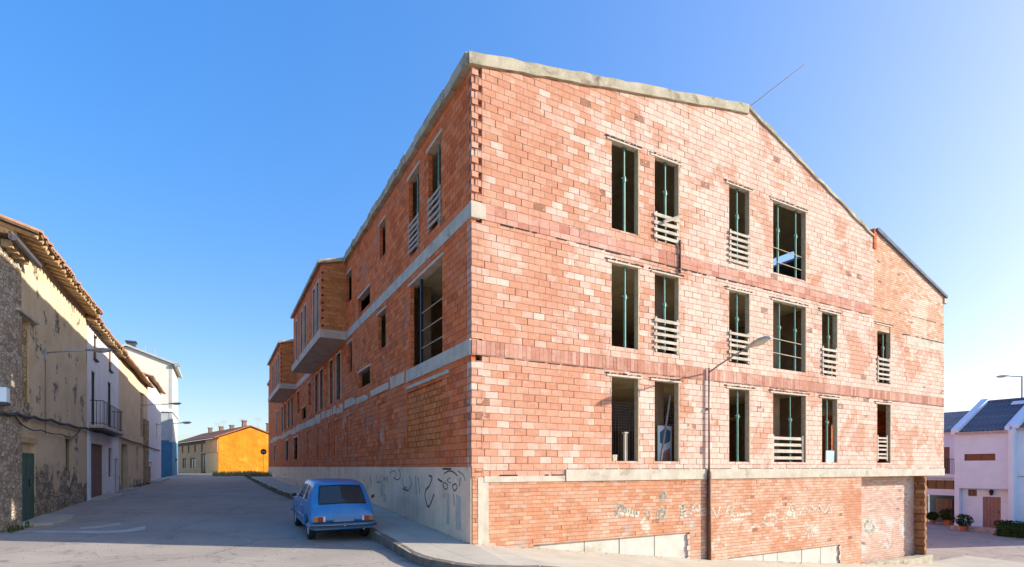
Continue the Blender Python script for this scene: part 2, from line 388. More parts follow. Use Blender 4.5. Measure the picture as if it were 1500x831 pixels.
def asphalt():
    t = NT('worn_asphalt', .95, .08)
    uv = t.uv()
    c = t.mix(t.step(t.noise(uv, .35, 6, .6), .35, .65), (.41, .35, .29), (.325, .28, .235))
    c = t.mix(t.math('MULTIPLY', t.step(t.noise(uv, 28, 4, .85), .45, .65), .6), c, (.46, .41, .36))
    c = t.mix(t.math('MULTIPLY', t.step(t.noise(uv, 18, 5, .8), .53, .72), .6), c, (.16, .145, .13))
    c = t.mix(t.math('MULTIPLY', t.step(t.noise(uv, 1.4, 6, .7, .5), .56, .72), .45), c, (.17, .16, .15))
    c = t.mix(t.math('MULTIPLY', t.step(t.noise(uv, .55, 7, .75, .8), .57, .66), .5), c, (.46, .42, .37))
    c = t.mix(t.math('MULTIPLY', t.step(t.noise(uv, .8, 5, .6, 1.5), .62, .68), .55), c, (.13, .12, .11))
    ve = t.n('ShaderNodeTexVoronoi', voronoi_dimensions='2D', feature='DISTANCE_TO_EDGE'); ve.inputs['Scale'].default_value = .28
    X, Y, _ = t.sep(uv); nn = t.math('MULTIPLY', t.noise(uv, 1.2, 6, .7), 1.6)
    t.put(ve.inputs['Vector'], t.comb(t.math('ADD', X, nn), t.math('ADD', Y, nn)))
    cr = t.math('SUBTRACT', 1.0, t.step(ve.outputs['Distance'], .003, .012))
    c = t.mix(t.math('MULTIPLY', cr, .3), c, (.09, .085, .08))
    t.color(c)
    t.bump(t.math('SUBTRACT', t.noise(uv, 90, 3), cr), .006)
    return t.mat
M['asphalt'] = asphalt()
def paving():
    t = NT('concrete_pavement', .93, .2)
    uv = t.uv()
    c = t.mix(t.step(t.noise(uv, .8, 6, .6), .35, .65), (.50, .45, .36), (.43, .39, .315))
    c = t.mix(t.math('MULTIPLY', t.step(t.noise(uv, 45, 3, .8), .5, .7), .4), c, (.50, .47, .42))
    c = t.mix(t.math('MULTIPLY', t.step(t.noise(uv, 2.2, 6, .7), .58, .72), .5), c, (.22, .20, .18))
    X, Y, _ = t.sep(uv)
    def joint(v, p): return t.math('LESS_THAN', t.math('ABSOLUTE', t.math('SUBTRACT', t.math('FRACT', t.math('DIVIDE', v, p)), .5)), .006 / p)
    j = t.math('MAXIMUM', joint(X, 1.7), joint(t.math('ADD', Y, .3), 2.1))
    c = t.mix(t.math('MULTIPLY', j, .7), c, (.16, .15, .13))
    t.color(c); t.bump(t.math('SUBTRACT', t.noise(uv, 60, 3), j), .005)
    return t.mat
M['paving'] = paving()
M['kerb'] = rough_mat('kerb_stone', (.24, .20, .155), (.16, .13, .10), 3, (.14, .11, .09), (.55, .7), 2.5, .01)
M['earth'] = rough_mat('dry_earth', (.34, .28, .19), (.24, .22, .12), .5, (.18, .20, .08), (.5, .65), .3, .03)
M['patch'] = rough_mat('road_patch', (.58, .53, .46), (.42, .38, .33), 2, None, bump=.004)
M['spray_w'] = rough_mat('faded_spray_paint', (.72, .66, .55), (.62, .50, .39), 9, None, bump=.002)
M['spray_g'] = rough_mat('faded_green_spray_paint', (.52, .55, .46), (.58, .46, .37), 9, None, bump=.002)
M['spray_k'] = plain('black_spray_paint', (.09, .08, .08), .8)
M['spray_k2'] = plain('washed_spray_paint', (.30, .25, .21), .8)

# ------------------------------------------------------------------ terrain
PW = -9.7                                   # plane of the old houses on the far side of the street
WL = [(-40, .0), (-12, .05), (3, .10), (9, .20), (13, .34), (20, .40), (44, .55), (56, .72), (70, .86), (120, 1.0)]
KL = [(-40, -.3), (-12, -.25), (0, -.17), (3, -.095), (6, .04), (9, .22), (14, .30), (27, .35), (50, .58), (60, .74), (70, .86), (120, 1.0)]
PL = [(-20, -.04), (0, 0), (4, .18), (8.6, .42), (14, .46), (27, .50), (55, .80), (60, .86), (70, .9), (120, 1.05)]
BL = [(0, 0), (3, -.40), (7.7, -1.0), (14.3, -1.68), (20.7, -2.22), (26, -2.15), (34, -1.93), (45, -1.8), (300, -1.0)]
def zroad(x, y):
    if x < -1.6:
        f = max(0, min(1, (x + 9.7) / 8.1)); return lerp_tab(y, WL) * (1 - f) + lerp_tab(y, KL) * f
    s = smooth(0, 14, x)
    k = lerp_tab(y, KL) * (1 - s) - .12 * s
    return k + lerp_tab(max(x, 0), BL)
def zpav(x, y):
    s = smooth(0, 14, x)
    return lerp_tab(y, PL) * (1 - s) + lerp_tab(max(x, 0), BL)

def sheet(name, mat, xs, ys, zf, kind='structure', mask=None):
    mb = MB(); idx = {}
    for i, x in enumerate(xs):
        for j, y in enumerate(ys): idx[i, j] = mb.vert((x, y, zf(x, y)))
    for i in range(len(xs) - 1):
        for j in range(len(ys) - 1):
            if mask and not mask((xs[i] + xs[i + 1]) / 2, (ys[j] + ys[j + 1]) / 2): continue
            mb.f.append([idx[i, j], idx[i + 1, j], idx[i + 1, j + 1], idx[i, j + 1]]); mb.m.append(0)
    o = mb.build(name, mat); tag(o, kind=kind); return o
def rng(a, b, st):
    n = max(1, round((b - a) / st)); return [a + (b - a) * k / n for k in range(n + 1)]
far = [-600, -300, -150, -80, -45]
gx = far + rng(-30, 60, 3) + [80, 120, 200, 400, 700]
gy = [-500, -200, -100, -60] + rng(-40, 100, 4) + [130, 180, 260, 400, 700, 1200]
sheet('ground', M['earth'], gx, gy, lambda x, y: zroad(x, y) - .12 - (.5 if (0 < x < 22 and y > 0) else 0))
rx = rng(-26, -9.7, 2.4) + rng(-9.7, -1.6, .7)[1:] + rng(-1.6, 0, .8)[1:] + rng(0, 22, 1.0)[1:] + rng(22, 60, 2)[1:]
ry = rng(-40, -4, 3) + rng(-4, 20, 1)[1:] + rng(20, 74, 2.5)[1:]
sheet('road', M['asphalt'], rx, ry, zroad, mask=lambda x, y: not (.5 < x < 20.8 and y > .5) and not (x < -9.7 and 5 < y))

# pavement with rounded corner, kerb stones
def kerb_x(y):
    return lerp_tab(y, [(-1.2, -1.42), (0, -1.58), (2, -1.58), (5, -1.62), (9, -2.0), (20, -2.3), (60, -2.4)])
curve = [(kerb_x(y), y) for y in rng(0, 60, 1.0)[::-1]] + [(-1.62, -.5), (-1.6, -.95), (-1.52, -1.5), (-1.34, -2.05), (-1.04, -2.55), (-.5, -2.98), (.3, -3.3), (1.3, -3.45), (2.5, -3.5)] + [(x, -3.5) for x in rng(3.5, 24, 1.0)]
curve[:1] = []
mb = MB()
inner = []
for (x, y) in curve:
    if y >= 0: inner.append((.05, y))
    elif x < 0: inner.append((.05, .05))
    else: inner.append((x, .05))
for k in range(len(curve) - 1):
    a, b = curve[k], curve[k + 1]; c, d = inner[k], inner[k + 1]
    N = 3
    for t in range(N):
        def L(p, q, f): return (p[0] + (q[0] - p[0]) * f, p[1] + (q[1] - p[1]) * f)
        q = [L(a, c, t / N), L(b, d, t / N), L(b, d, (t + 1) / N), L(a, c, (t + 1) / N)]
        mb.face([(x, y, zpav(x, y)) for x, y in q])
tag(mb.build('pavement', M['paving']), kind='structure')
mb = MB()
for k in range(len(curve) - 1):
    (x0, y0), (x1, y1) = curve[k], curve[k + 1]
    dx, dy = x1 - x0, y1 - y0; l = math.hypot(dx, dy)
    if l < .01: continue
    n = max(1, round(l / .55)); nx, ny = dy / l, -dx / l           # outwards
    if (nx * (0 - x0) + ny * (5 - y0)) > 0 and y0 >= 0: nx, ny = -nx, -ny
    for t in range(n):
        f0, f1 = t / n + .012, (t + 1) / n - .012
        P = [(x0 + dx * f0, y0 + dy * f0), (x0 + dx * f1, y0 + dy * f1)]
        j = random.uniform(-.008, .008); h = random.uniform(-.006, .008) + .012
        o_ = [(p[0] - nx * (.14 + j), p[1] - ny * (.14 + j)) for p in P]
        o_out = [(p[0] + nx * (.02 + j), p[1] + ny * (.02 + j)) for p in P]
        zt = [zpav(*P[0]) + h, zpav(*P[1]) + h]; zb = [zroad(*P[0]) - .1, zroad(*P[1]) - .1]
        v = [(*o_[0], zt[0]), (*o_[1], zt[1]), (*o_out[1], zt[1] - .015), (*o_out[0], zt[0] - .015),
             (*o_[0], zb[0]), (*o_[1], zb[1]), (*o_out[1], zb[1]), (*o_out[0], zb[0])]
        i = [mb.vert(p) for p in v]
        for f in ((0, 1, 2, 3), (3, 2, 6, 7), (0, 4, 5, 1), (0, 3, 7, 4), (1, 5, 6, 2)):
            mb.f.append([i[q] for q in f]); mb.m.append(0)
tag(mb.build('kerb', M['kerb'], bevel=.012), kind='structure')

# ------------------------------------------------------------------ walls with openings
def wall(mb, axis, plane, inward, s0, s1, zb, zt, ops, thick, brk=(), rmat=None):
    """axis 'x': wall runs along x in the plane y=plane; axis 'y': runs along y in the plane x=plane"""
    zbf = zb if callable(zb) else (lambda s: zb); ztf = zt if callable(zt) else (lambda s: zt)
    def P(s, z, d):
        c = plane + inward * d
        return (s, c, z) if axis == 'x' else (c, s, z)
    cuts = {s0, s1}
    for o in ops: cuts |= {o[0], o[1]}
    for b in brk:
        if s0 < b < s1: cuts.add(b)
    cuts = sorted(c for c in cuts if s0 - 1e-6 <= c <= s1 + 1e-6)
    for a, b in zip(cuts, cuts[1:]):
        if b - a < 1e-5: continue
        mid = (a + b) / 2
        blk = sorted([(o[2], o[3]) for o in ops if o[0] < mid < o[1]])
        lo = (zbf(a), zbf(b))
        for (z0, z1) in blk + [(None, None)]:
            hi = (z0, z0) if z0 is not None else (ztf(a), ztf(b))
            if hi[0] > lo[0] + 1e-5 or hi[1] > lo[1] + 1e-5:
                for d in (0, thick):
                    mb.face([P(a, lo[0], d), P(b, lo[1], d), P(b, hi[1], d), P(a, hi[0], d)])
            if z0 is not None: lo = (z1, z1)
        mb.face([P(a, ztf(a), 0), P(b, ztf(b), 0), P(b, ztf(b), thick), P(a, ztf(a), thick)])
    for s in (s0, s1): mb.face([P(s, zbf(s), 0), P(s, ztf(s), 0), P(s, ztf(s), thick), P(s, zbf(s), thick)])
    sv_ = mb.cur
    if rmat is not None: mb.cur = rmat
    for o in ops:
        a, b, z0, z1 = o[:4]
        mb.face([P(a, z0, 0), P(a, z1, 0), P(a, z1, thick), P(a, z0, thick)])
        mb.face([P(b, z0, 0), P(b, z1, 0), P(b, z1, thick), P(b, z0, thick)])
        mb.face([P(a, z1, 0), P(b, z1, 0), P(b, z1, thick), P(a, z1, thick)])
        mb.face([P(a, z0, 0), P(b, z0, 0), P(b, z0, thick), P(a, z0, thick)])
    mb.cur = sv_

# ==================================================================== THE BRICK BUILDING
BLEN = 55.0; BW = 22.0
ZR0 = 11.13; RID = onR(1095, 155); KNK = onR(1280, 345); KR = onR(1283, 335); RE = onR(1384, 433)
def roof_main(s):
    return lerp_tab(s, [(-.3, ZR0 - .06), (0, ZR0), (RID[0], RID[1]), (KNK[0], KNK[1])])
def roof_right(s): return lerp_tab(s, [(KR[0], KR[1]), (RE[0], RE[1])])
def roof_any(s): return roof_main(s) if s < KNK[0] else roof_right(s)
BB = Thing('brick_building', 'unfinished three storey red brick apartment building with empty window openings and graffitied plinth', 'building', (0, 0, 0))

cols = [(896, 935), (959, 994), (1068, 1097.5), (1132.5, 1180), (1204, 1226), (1285, 1304)]
cs = [(onR(a)[0], onR(b)[0]) for a, b in cols]
def zavg(l): return sum(onR(x, y)[1] for x, y in l) / len(l)
Z3T = zavg([(896, 206.6), (931, 217.5), (959, 228.5), (1068, 269), (1133, 294)])
Z3B = zavg([(896.6, 335), (931, 344), (960, 352), (1133, 397), (1177, 411)])
Z3Bc = zavg([(1068, 385)])
Z2T = zavg([(897, 384.5), (958, 399), (1068, 423.5), (1132, 438.5), (1204, 456), (1285, 475.5)])
Z2B = zavg([(897, 508), (931.6, 512), (958, 515.5), (1132, 540), (1176, 544), (1068, 530)])
Z1T = zavg([(897, 552), (958, 558.5), (1068, 568.7), (1132, 575), (1204, 582), (1285, 590)])
Z1B = zavg([(897, 677.5), (958, 677), (1068, 677), (1176, 677), (1285, 676)])
print('Z', Z3T, Z3B, Z3Bc, Z2T, Z2B, Z1T, Z1B, 'cols', cs, 'roof', RID, KNK, KR, RE)
BZ = [(1.385, 1.685), (4.30, 4.64), (7.42, 7.77)]
opsR = []
for k, (a, b) in enumerate(cs):
    if k < 4: opsR.append((a, b, Z3B, Z3T))
    opsR.append((a, b, Z2B, Z2T)); opsR.append((a, b, Z1B, Z1T))
TOOTH = .26
mb = MB()
wall(mb, 'x', 0, 1, TOOTH, KNK[0], 1.685, lambda s: roof_main(s) - .02, opsR[:], .26, brk=(RID[0],), rmat=1) if False else None
opsA = [o for o in opsR if o[0] < KNK[0] and o[1] < KNK[0]]
opsB = [o for o in opsR if o not in opsA]
wall(mb, 'x', 0, 1, TOOTH, KNK[0], 1.685, lambda s: roof_main(s) - .1, opsA, .15, brk=(RID[0],), rmat=1)
BB.part(mb, 'front_wall', [M['block'], M['reveal']])
XE = RE[0] - .08
mb = MB()
ZS = 7.9      # thin bricks in the gable above this height
wall(mb, 'x', 0, 1, KNK[0], XE, 1.685, 6.9, opsB, .15, rmat=1)
BB.part(mb, 'front_wall', [M['block'], M['reveal']])
mb = MB()
wall(mb, 'x', 0, 1, KNK[0], XE, 6.9, lambda s: roof_right(s) - .06, [], .26)
BB.part(mb, 'gable_wall', [M['small_r']])
# corner tooth bricks
mb = MB()
z = 1.685; k = 0
while z < ZR0 - .33:
    up = z > 7.77
    inband = any(b0 - .05 < z + .08 < b1 + .02 for b0, b1 in BZ)
    if not inband:
        w_ = TOOTH
        if up:
            if k % 2 == 0:
                mb.box(-.004, TOOTH - .10, -.014, .12, z + .016, z + .150, .007)
                mb.box(0.012, TOOTH, .10, .25, z, z + .166)
            else:
                mb.box(.09, TOOTH + .001, .004, .25, z + .004, z + .160, .005); mb.box(.0, .088, .02, .14, z + .01, z + .155)
        else:
            mb.box(-.003, TOOTH, random.uniform(-.004, .006), .25, z + .003, z + .163, .003)
    z += .166; k += 1
BB.part(mb, 'corner_bricks', M['block'])
# soldier courses and the crack under them
mb = MB(); mb.box(.34, KNK[0] - .1, -.012, .1, BZ[2][0], BZ[2][1])
BB.part(mb, 'soldier_course', M['soldier'])
mb = MB(); mb.box(0, XE - .02, -.010, .1, BZ[1][0], BZ[1][1])
BB.part(mb, 'soldier_course', M['soldier2'])
mb = MB()
def crack(mb, s0, s1, z, th, y=-.004):
    s = s0
    while s < s1:
        l = random.uniform(.08, .5); t = th * random.uniform(.3, 1.2)
        if random.random() < .75: mb.box(s, min(s1, s + l), y - .012, y + .02, z - t, z + random.uniform(0, .006))
        s += l + random.uniform(0, .12)
crack(mb, .3, 9, BZ[2][0], .035); crack(mb, 9, KNK[0], BZ[2][0], .02); crack(mb, .1, XE, BZ[1][0], .012)
crack(mb, .1, XE, BZ[2][1] + .004, .012, .0)
crack(mb, 2.6, XE, 1.70, .03); crack(mb, .2, 2.5, 1.56, .04)
crack(mb, 18.6, XE, 7.0, .05)
BB.part(mb, 'open_joints', M['dark'])
mb = MB(); mb.box(18.9, XE - .02, -.008, .05, 6.62, 6.96)
BB.part(mb, 'concrete_band', M['conc_pale'])
# lintels
for o in opsR:
    mb = MB(); e = .13
    n = 5; w_ = (o[1] - o[0] + 2 * e) / n
    mb.box(o[0] - e + random.uniform(-.04, .03), o[1] + e + random.uniform(-.04, .04), -.026, .15, o[3] - .004, o[3] + .042, .005)
    lt = BB.part(mb, 'lintel', M['lintel'], bevel=.006)
    mb = MB(); s = o[0] - e - .08
    while s < o[1] + e:
        l = random.uniform(.05, .16)
        mb.box(s, s + l, -.02, .02, o[3] + .050 + random.uniform(0, .02), o[3] + .068 + random.uniform(0, .03), .006)
        s += l + random.uniform(.01, .08)
    mb.build('open_joints', M['dark'], lt)
    # mortar frame down the right-hand jamb
    mb = MB(); mb.box(o[1] - .022, o[1] + .018, -.02, .14, o[2], o[3] - .006, .003)
    BB.part(mb, 'jamb', M['reveal'])
# beam between basement and ground floor
mb = MB(); mb.box(.30, 2.55, -.02, .25, 1.385, 1.53); BB.part(mb, 'beam', M['conc_pale'], bevel=.01)
mb = MB(); mb.box(2.56, XE, -.035, .28, 1.385, 1.685); BB.part(mb, 'beam', M['conc_pale'], bevel=.01)
mb = MB(); mb.box(.26, 2.55, 0, .24, 1.531, 1.686); BB.part(mb, 'front_wall', M['block'])
# basement wall, with two wedge-shaped concrete panels where the street falls away
P1 = (onR(781)[0], onR(1008)[0], onR(1008, 780)[1]); P2 = (onR(1065)[0], onR(1230)[0], onR(1229, 798)[1])
SR0 = onR(1262)[0]; SR1 = onR(1335)[0]; SP = onR(1358)[0]
mb = MB()
steps = []
def toothed(s_end, ztop, zbot):
    out = []; z = zbot; k = 0
    while z < ztop:
        out.append((z, min(ztop, z + .166), s_end + (.07 if k % 2 else 0) + random.uniform(-.02, .02))); z += .166; k += 1
    return out
wall(mb, 'x', .0, 1, .42, SR0, -3.2, 1.383, [(P1[0], P1[1] + .09, -3.1, P1[2]), (P2[0], P2[1] + .09, -3.1, P2[2])], .3)
BB.part(mb, 'basement_wall', M['small'])
for P_ in (P1, P2):
    mb = MB(); z = P_[2] - 2.2; k = 0
    while z < P_[2] - .01:
        h = min(.166, P_[2] - z)
        mb.box(P_[1] + random.uniform(-.05, .0) + (.05 if k % 2 else 0), P_[1] + .1, .002, .25, z, z + h - .008); z += .166; k += 1
    BB.part(mb, 'broken_brick_edge', M['block'])
for P_ in (P1, P2):
    s = P_[0]
    joints = [P_[0]] + [P_[0] + (P_[1] - P_[0]) * f for f in ((.30, .52, .76) if P_ is P1 else (.30, .42, .64, .82))] + [P_[1] + .09]
    for a, b in zip(joints, joints[1:]):
        mb = MB(); mb.box(a + .012, b - .012, .05 + random.uniform(0, .01), .28, -3.1, P_[2] - .004)
        BB.part(mb, 'concrete_panel', M['panel'], bevel=.006)
# pale pier at the very corner
mb = MB(); mb.box(0.02, .20, -.006, .3, -1, 1.75, .004); BB.part(mb, 'corner_pier', M['small'])
mb = MB(); mb.box(.15, .42, -.016, .28, -1, 1.50, .008); BB.part(mb, 'corner_pier', M['conc_pale'])
mb = MB(); mb.box(0.0, .3, -.014, .3, 1.50, 1.76, .01); BB.part(mb, 'corner_pier', M['small'])
# recessed infill and the toothed pillar at the right-hand end
mb = MB(); mb.box(SR0, SP - .02, .40, .6, -3.2, 1.384); BB.part(mb, 'infill_wall', M['infill'])
mb = MB()
z = -3.2; k = 0
while z < 1.3:
    h = min(.166, 1.383 - z)
    e1 = (0 if k % 2 else .05)
    mb.box(SP - .20 + e1 + random.uniform(-.012, .012), SP + random.uniform(-.02, .02) - (.045 if k % 2 else 0), random.uniform(0, .012), .55, z, z + h - .003, .002); z += .166; k += 1
BB.part(mb, 'end_pillar', M['pier'])
mb = MB(); mb.prism([(SR0 + .4, -3.2), (SP + .18, -3.2), (SP + .18, onR(1361, 812)[1]), (SR0 + 3.4, onR(1361, 813)[1] - .02), (SR0 + .4, onR(1278, 824)[1])], 'y', -.14, .33)
BB.part(mb, 'footing', M['conc'], bevel=.03)
# side wall under the overhang, end walls, back walls
mb = MB(); wall(mb, 'y', SP, -1, .5, BLEN, -3.2, 1.385, [], .3); BB.part(mb, 'basement_wall', M['small'])
opsE = []
for y0 in range(3, 52, 7): opsE += [(y0, y0 + 1.6, 2.3, 3.9), (y0, y0 + 1.6, 5.3, 6.9)]
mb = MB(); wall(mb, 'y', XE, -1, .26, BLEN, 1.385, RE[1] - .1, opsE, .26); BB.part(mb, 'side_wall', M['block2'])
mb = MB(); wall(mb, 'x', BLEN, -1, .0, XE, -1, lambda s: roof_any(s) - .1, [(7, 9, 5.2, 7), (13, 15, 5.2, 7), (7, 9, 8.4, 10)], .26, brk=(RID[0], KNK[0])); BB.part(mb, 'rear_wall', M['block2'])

# ---- street facade (plane x = 0)
def q(l, z=None):
    """opening from pixels: left x, right x, mean top, mean bottom heights"""
    (x0, yt0), (x1, yt1), (x1b, yb1), (x0b, yb0) = l
    a0 = onL(x0)[0]; a1 = onL(x1)[0]
    zt = (onL(x0, yt0)[1] + onL(x1, yt1)[1]) / 2; zb = (onL(x0b, yb0)[1] + onL(x1b, yb1)[1]) / 2
    return (min(a0, a1), max(a0, a1), zb, zt)
WL1 = q([(627.5, 220), (646, 200), (646, 321), (627.5, 347)])
WL2 = q([(599, 262), (614, 245), (614, 362), (599, 379)])
WL3 = q([(556, 333), (564.5, 319), (564.5, 373), (556, 379)])
WL4 = q([(525, 440), (542, 418), (542, 445), (525, 461)])
WL5 = q([(507.6, 404), (515, 395), (515, 440), (507.6, 445)])
BIG = q([(601, 421), (648, 374), (648, 514), (601, 538)])
WM1 = q([(554, 461), (565, 453), (565, 507), (554, 514)])
WM2 = q([(526, 546), (542, 537), (542, 561), (526, 570)])
WM3 = q([(509.6, 504), (515.6, 500), (515.6, 544), (509.6, 548)])
print('left ops', WL1, WL2, WL3, WL4, WL5, BIG, WM1, WM2, WM3)
BIG = (BIG[0], BIG[1], 4.66, BIG[3])
slots = []
for (x0, x1) in ((493, 499), (483, 488), (469, 473.3), (461.7, 466)):
    slots.append((onL(x1)[0], onL(x0)[0], 4.95, 7.1))
W52 = (onL(455)[0], onL(452)[0], 5.6, 7.0); W53 = (onL(448)[0], onL(442)[0], 4.95, 5.7)
W54 = (onL(438.5)[0], onL(435.5)[0], 5.6, 7.1)
for (x0, x1) in ((427, 429.6), (422, 424.5), (416.5, 419), (412.5, 414.5), (404.8, 406.5)):
    slots.append((onL(x1)[0], onL(x0)[0], 4.95, 7.1))
lowo = []
for (x0, x1) in ((430.5, 436), (418.5, 422.5), (401, 403)):
    lowo.append((onL(x1)[0], onL(x0)[0], 2.3, 3.9))
closed = []
for (x0, x1, zt) in ((596, 648, 4.0), (554, 564, 4.0), (508, 515, 4.0), (489, 499, 4.0), (481, 485, 4.0), (465, 472, 4.0), (450, 457, 4.0)):
    closed.append((onL(x1)[0], onL(x0)[0], 2.2, zt))
# upper storey openings behind the two bays are hidden by the bays
B1 = (onL(507)[0], 1.05, onL(430, x=-1.05)[0]); B2 = (onL(430.5)[0] if False else 38.0, 1.05, 52.5)
def pxof(x, y):
    w = W(x, y); return CX + FPX * w.x / w.y
# second bay starts where its outer corner shows at px 411
yy = B1[2]
while pxof(-1.05, yy) > 411.0 and yy < 60: yy += .05
B2 = (yy, 1.05, min(BLEN - .4, onL(394.5, x=-1.05)[0]))
print('bays', B1, B2)
opsL = [WL1, WL2, WL3, WL4, WL5, BIG, WM1, WM2, WM3, W52, W53, W54] + slots + lowo
opsL = [o for o in opsL if o[1] < BLEN]
mb = MB()
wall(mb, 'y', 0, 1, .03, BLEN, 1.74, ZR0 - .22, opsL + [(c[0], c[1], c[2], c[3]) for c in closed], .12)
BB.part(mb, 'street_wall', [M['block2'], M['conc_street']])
for c in closed:
    mb = MB(); mb.box(.045, .2, c[0] - .01, c[1] + .01, c[2] - .01, c[3] + .01); BB.part(mb, 'bricked_up_window', M['holes'] if c is closed[0] else M['block2'])
for o in opsL:
    if o in slots or o in lowo: continue
    mb = MB(); mb.box(-.035, .2, o[0] - .12, o[1] + .12, o[3] - .004, o[3] + .07, .003); BB.part(mb, 'lintel', M['conc_street'])
# concrete frames of the slots
for o in slots + lowo:
    if o[1] > BLEN: continue
    mb = MB()
    for s in (o[0] - .14, o[1]): mb.box(-.02, .1, s, s + .14, o[2] - .05, o[3] + .1)
    mb.box(-.022, .1, o[0] - .16, o[1] + .16, o[3] + .0, o[3] + .12)
    BB.part(mb, 'window_surround', M['conc_street'])
# bands
mb = MB(); mb.box(-.03, .2, -.03, B1[0], BZ[2][0], BZ[2][1]); mb.box(-.032, .22, -.034, .10, BZ[2][0] - .01, BZ[2][1] + .012)
mb.box(-.03, .34, -.03, .0, BZ[2][0] - .004, BZ[2][1] + .006)
BB.part(mb, 'floor_band', M['conc_pale'], bevel=.008)
mb = MB(); mb.box(-.028, .2, B1[2], B2[0], BZ[2][0], BZ[2][1]); BB.part(mb, 'floor_band', M['conc_street'])
sillL = onL(597)[0]
mb = MB(); mb.box(-.05, .2, .02, sillL, BZ[1][0], BZ[1][1] + .02); BB.part(mb, 'floor_band', M['conc_pale'], bevel=.01)
mb = MB(); mb.box(-.045, .2, BIG[0] - .5, sillL + .02, BZ[1][0] - .22, BZ[1][0] - .13, .004); BB.part(mb, 'floor_band', M['conc_pale'])
mb = MB()
s = sillL + .3
while s < BLEN - 1:
    l = random.uniform(.5, 2.5)
    mb.box(-.012, .1, s, min(BLEN, s + l), BZ[1][0] + random.uniform(-.12, .08), BZ[1][1] + random.uniform(-.08, .14), .02)
    s += l + random.uniform(0, .5) * (1 if s < 20 else .3)
BB.part(mb, 'floor_band', M['conc_street'])
# plinth
mb = MB(); mb.box(-.022, .3, .015, BLEN, -.6, 1.742); BB.part(mb, 'plinth', M['plinth'])
mb = MB(); mb.box(-.5, -.02, 14, 40, -.4, zpav(0, 25) + .42); BB.part(mb, 'plinth_ledge', M['plinth'])
# bays
for (y0, pr, y1) in (B1, B2):
    L_ = y1 - y0
    tops = lambda x: ZR0 + x * .26 - .06
    ops = []
    n = 3 if L_ > 9 else 2
    fr = [(.10, .17), (.23, .30), (.52, .59), (.65, .72)] if y0 == B1[0] else [(.12, .20), (.28, .36), (.6, .68)]
    fr = [(.07, .13), (.18, .24), (.46, .53), (.60, .67), (.83, .88)] if y0 == B1[0] else fr
    for f0, f1 in fr: ops.append((y0 + L_ * f0, y0 + L_ * f1, 7.95, 10.1))
    mb = MB(); wall(mb, 'y', -pr, 1, y0, y1, 7.78, tops(-pr) - .12, ops, .10, rmat=1)
    by = BB.part(mb, 'bay_front', [M['block2'], M['conc_street']])
    for o in ops:
        mb = MB()
        for s in (o[0] - .1, o[1]): mb.box(-pr - .02, -pr + .1, s, s + .1, o[2] - .05, o[3] + .1)
        mb.box(-pr - .022, -pr + .1, o[0] - .12, o[1] + .12, o[3], o[3] + .1)
        BB.part(mb, 'window_surround', M['conc_street'], parent=None)
    for s in (y0, y1 - .2):
        mb = MB()
        mb.prism([(-pr + .02, 7.78), (0, 7.78), (0, tops(0) - .12), (-pr + .02, tops(-pr) - .12)], 'y', s + .004, s + .2)
        BB.part(mb, 'bay_side', M['block3'])
    mb = MB(); z = 7.9; k = 0
    while z < 10.4:
        mb.box(-pr - .004, -pr + .09, y0 - .006, y0 + .05, z, z + .09); z += .332
    BB.part(mb, 'open_joints', M['dark'])
    mb = MB(); mb.box(-pr - .1, .1, y0 - .12, y1 + .1, 7.40, 7.778); BB.part(mb, 'bay_slab', M['conc_street'], bevel=.015)
    mb = MB(); mb.prism([(-pr - .16, tops(-pr - .16) - .14), (.1, tops(.1) - .14), (.1, tops(.1) + .03), (-pr - .16, tops(-pr - .16) + .03)], 'y', y0 - .12, y1 + .12)
    BB.part(mb, 'bay_roof', M['conc'], bevel=.01)
# roof slabs, with rough poured edges
def roof_strip(name, x0, x1, fz, y0, y1, th, mat, jit=.02, stp=.35):
    mb = MB(); xs = rng(x0, x1, stp)
    rows = []
    for x in xs:
        j = random.uniform(-jit, jit); j2 = random.uniform(-jit, jit)
        rows.append([(x, y0 + random.uniform(-jit, jit) * .5, fz(x) + j), (x, y1, fz(x)), (x, y1, fz(x) - th), (x, y0, fz(x) - th + j2)])
    ids = [[mb.vert(p) for p in r] for r in rows]
    for a, b in zip(ids, ids[1:]):
        for k in range(4):
            mb.f.append([a[k], a[(k + 1) % 4], b[(k + 1) % 4], b[k]]); mb.m.append(0)
    mb.f.append(ids[0][::-1]); mb.f.append(ids[-1]); mb.m += [0, 0]
    return BB.part(mb, name, mat)
roof_strip('roof_edge', -.09, RID[0], roof_main, -.07, .4, .27, M['conc'])
roof_strip('roof_edge', RID[0] + .001, KNK[0] - .02, lambda x: roof_main(x) + .01, -.05, .4, .11, M['conc'], .035)
mb = MB()
HX0, HX1, HY0, HY1 = 15.6, 19.4, 2.6, 7.2
def slab(x0, x1, y0, y1, th=.2, fz=roof_any, dz=0):
    mb.face([(x0, y0, fz(x0) + dz), (x1, y0, fz(x1 - 1e-4) + dz), (x1, y1, fz(x1 - 1e-4) + dz), (x0, y1, fz(x0) + dz)])
    mb.face([(x0, y0, fz(x0) - th + dz), (x1, y0, fz(x1 - 1e-4) - th + dz), (x1, y1, fz(x1 - 1e-4) - th + dz), (x0, y1, fz(x0) - th + dz)])
slab(-.05, RID[0], .4, BLEN); slab(RID[0], HX0, .4, BLEN)
slab(HX0, KNK[0], .4, HY0); slab(HX0, KNK[0], HY1, BLEN)
slab(KNK[0] + .001, HX1, .3, HY0); slab(KNK[0] + .001, HX1, HY1, BLEN); slab(HX1, RE[0], .3, BLEN)
BB.part(mb, 'roof_slab', M['ceil'])
mb = MB()      # eave edge along the street
ys = rng(.0, BLEN, .45)
pr = None
for a, b in zip(ys, ys[1:]):
    j = random.uniform(-.012, .02)
    mb.box(-.14 - j, .0, a, b, ZR0 - .30 + j, ZR0 - .02 + j, .006)
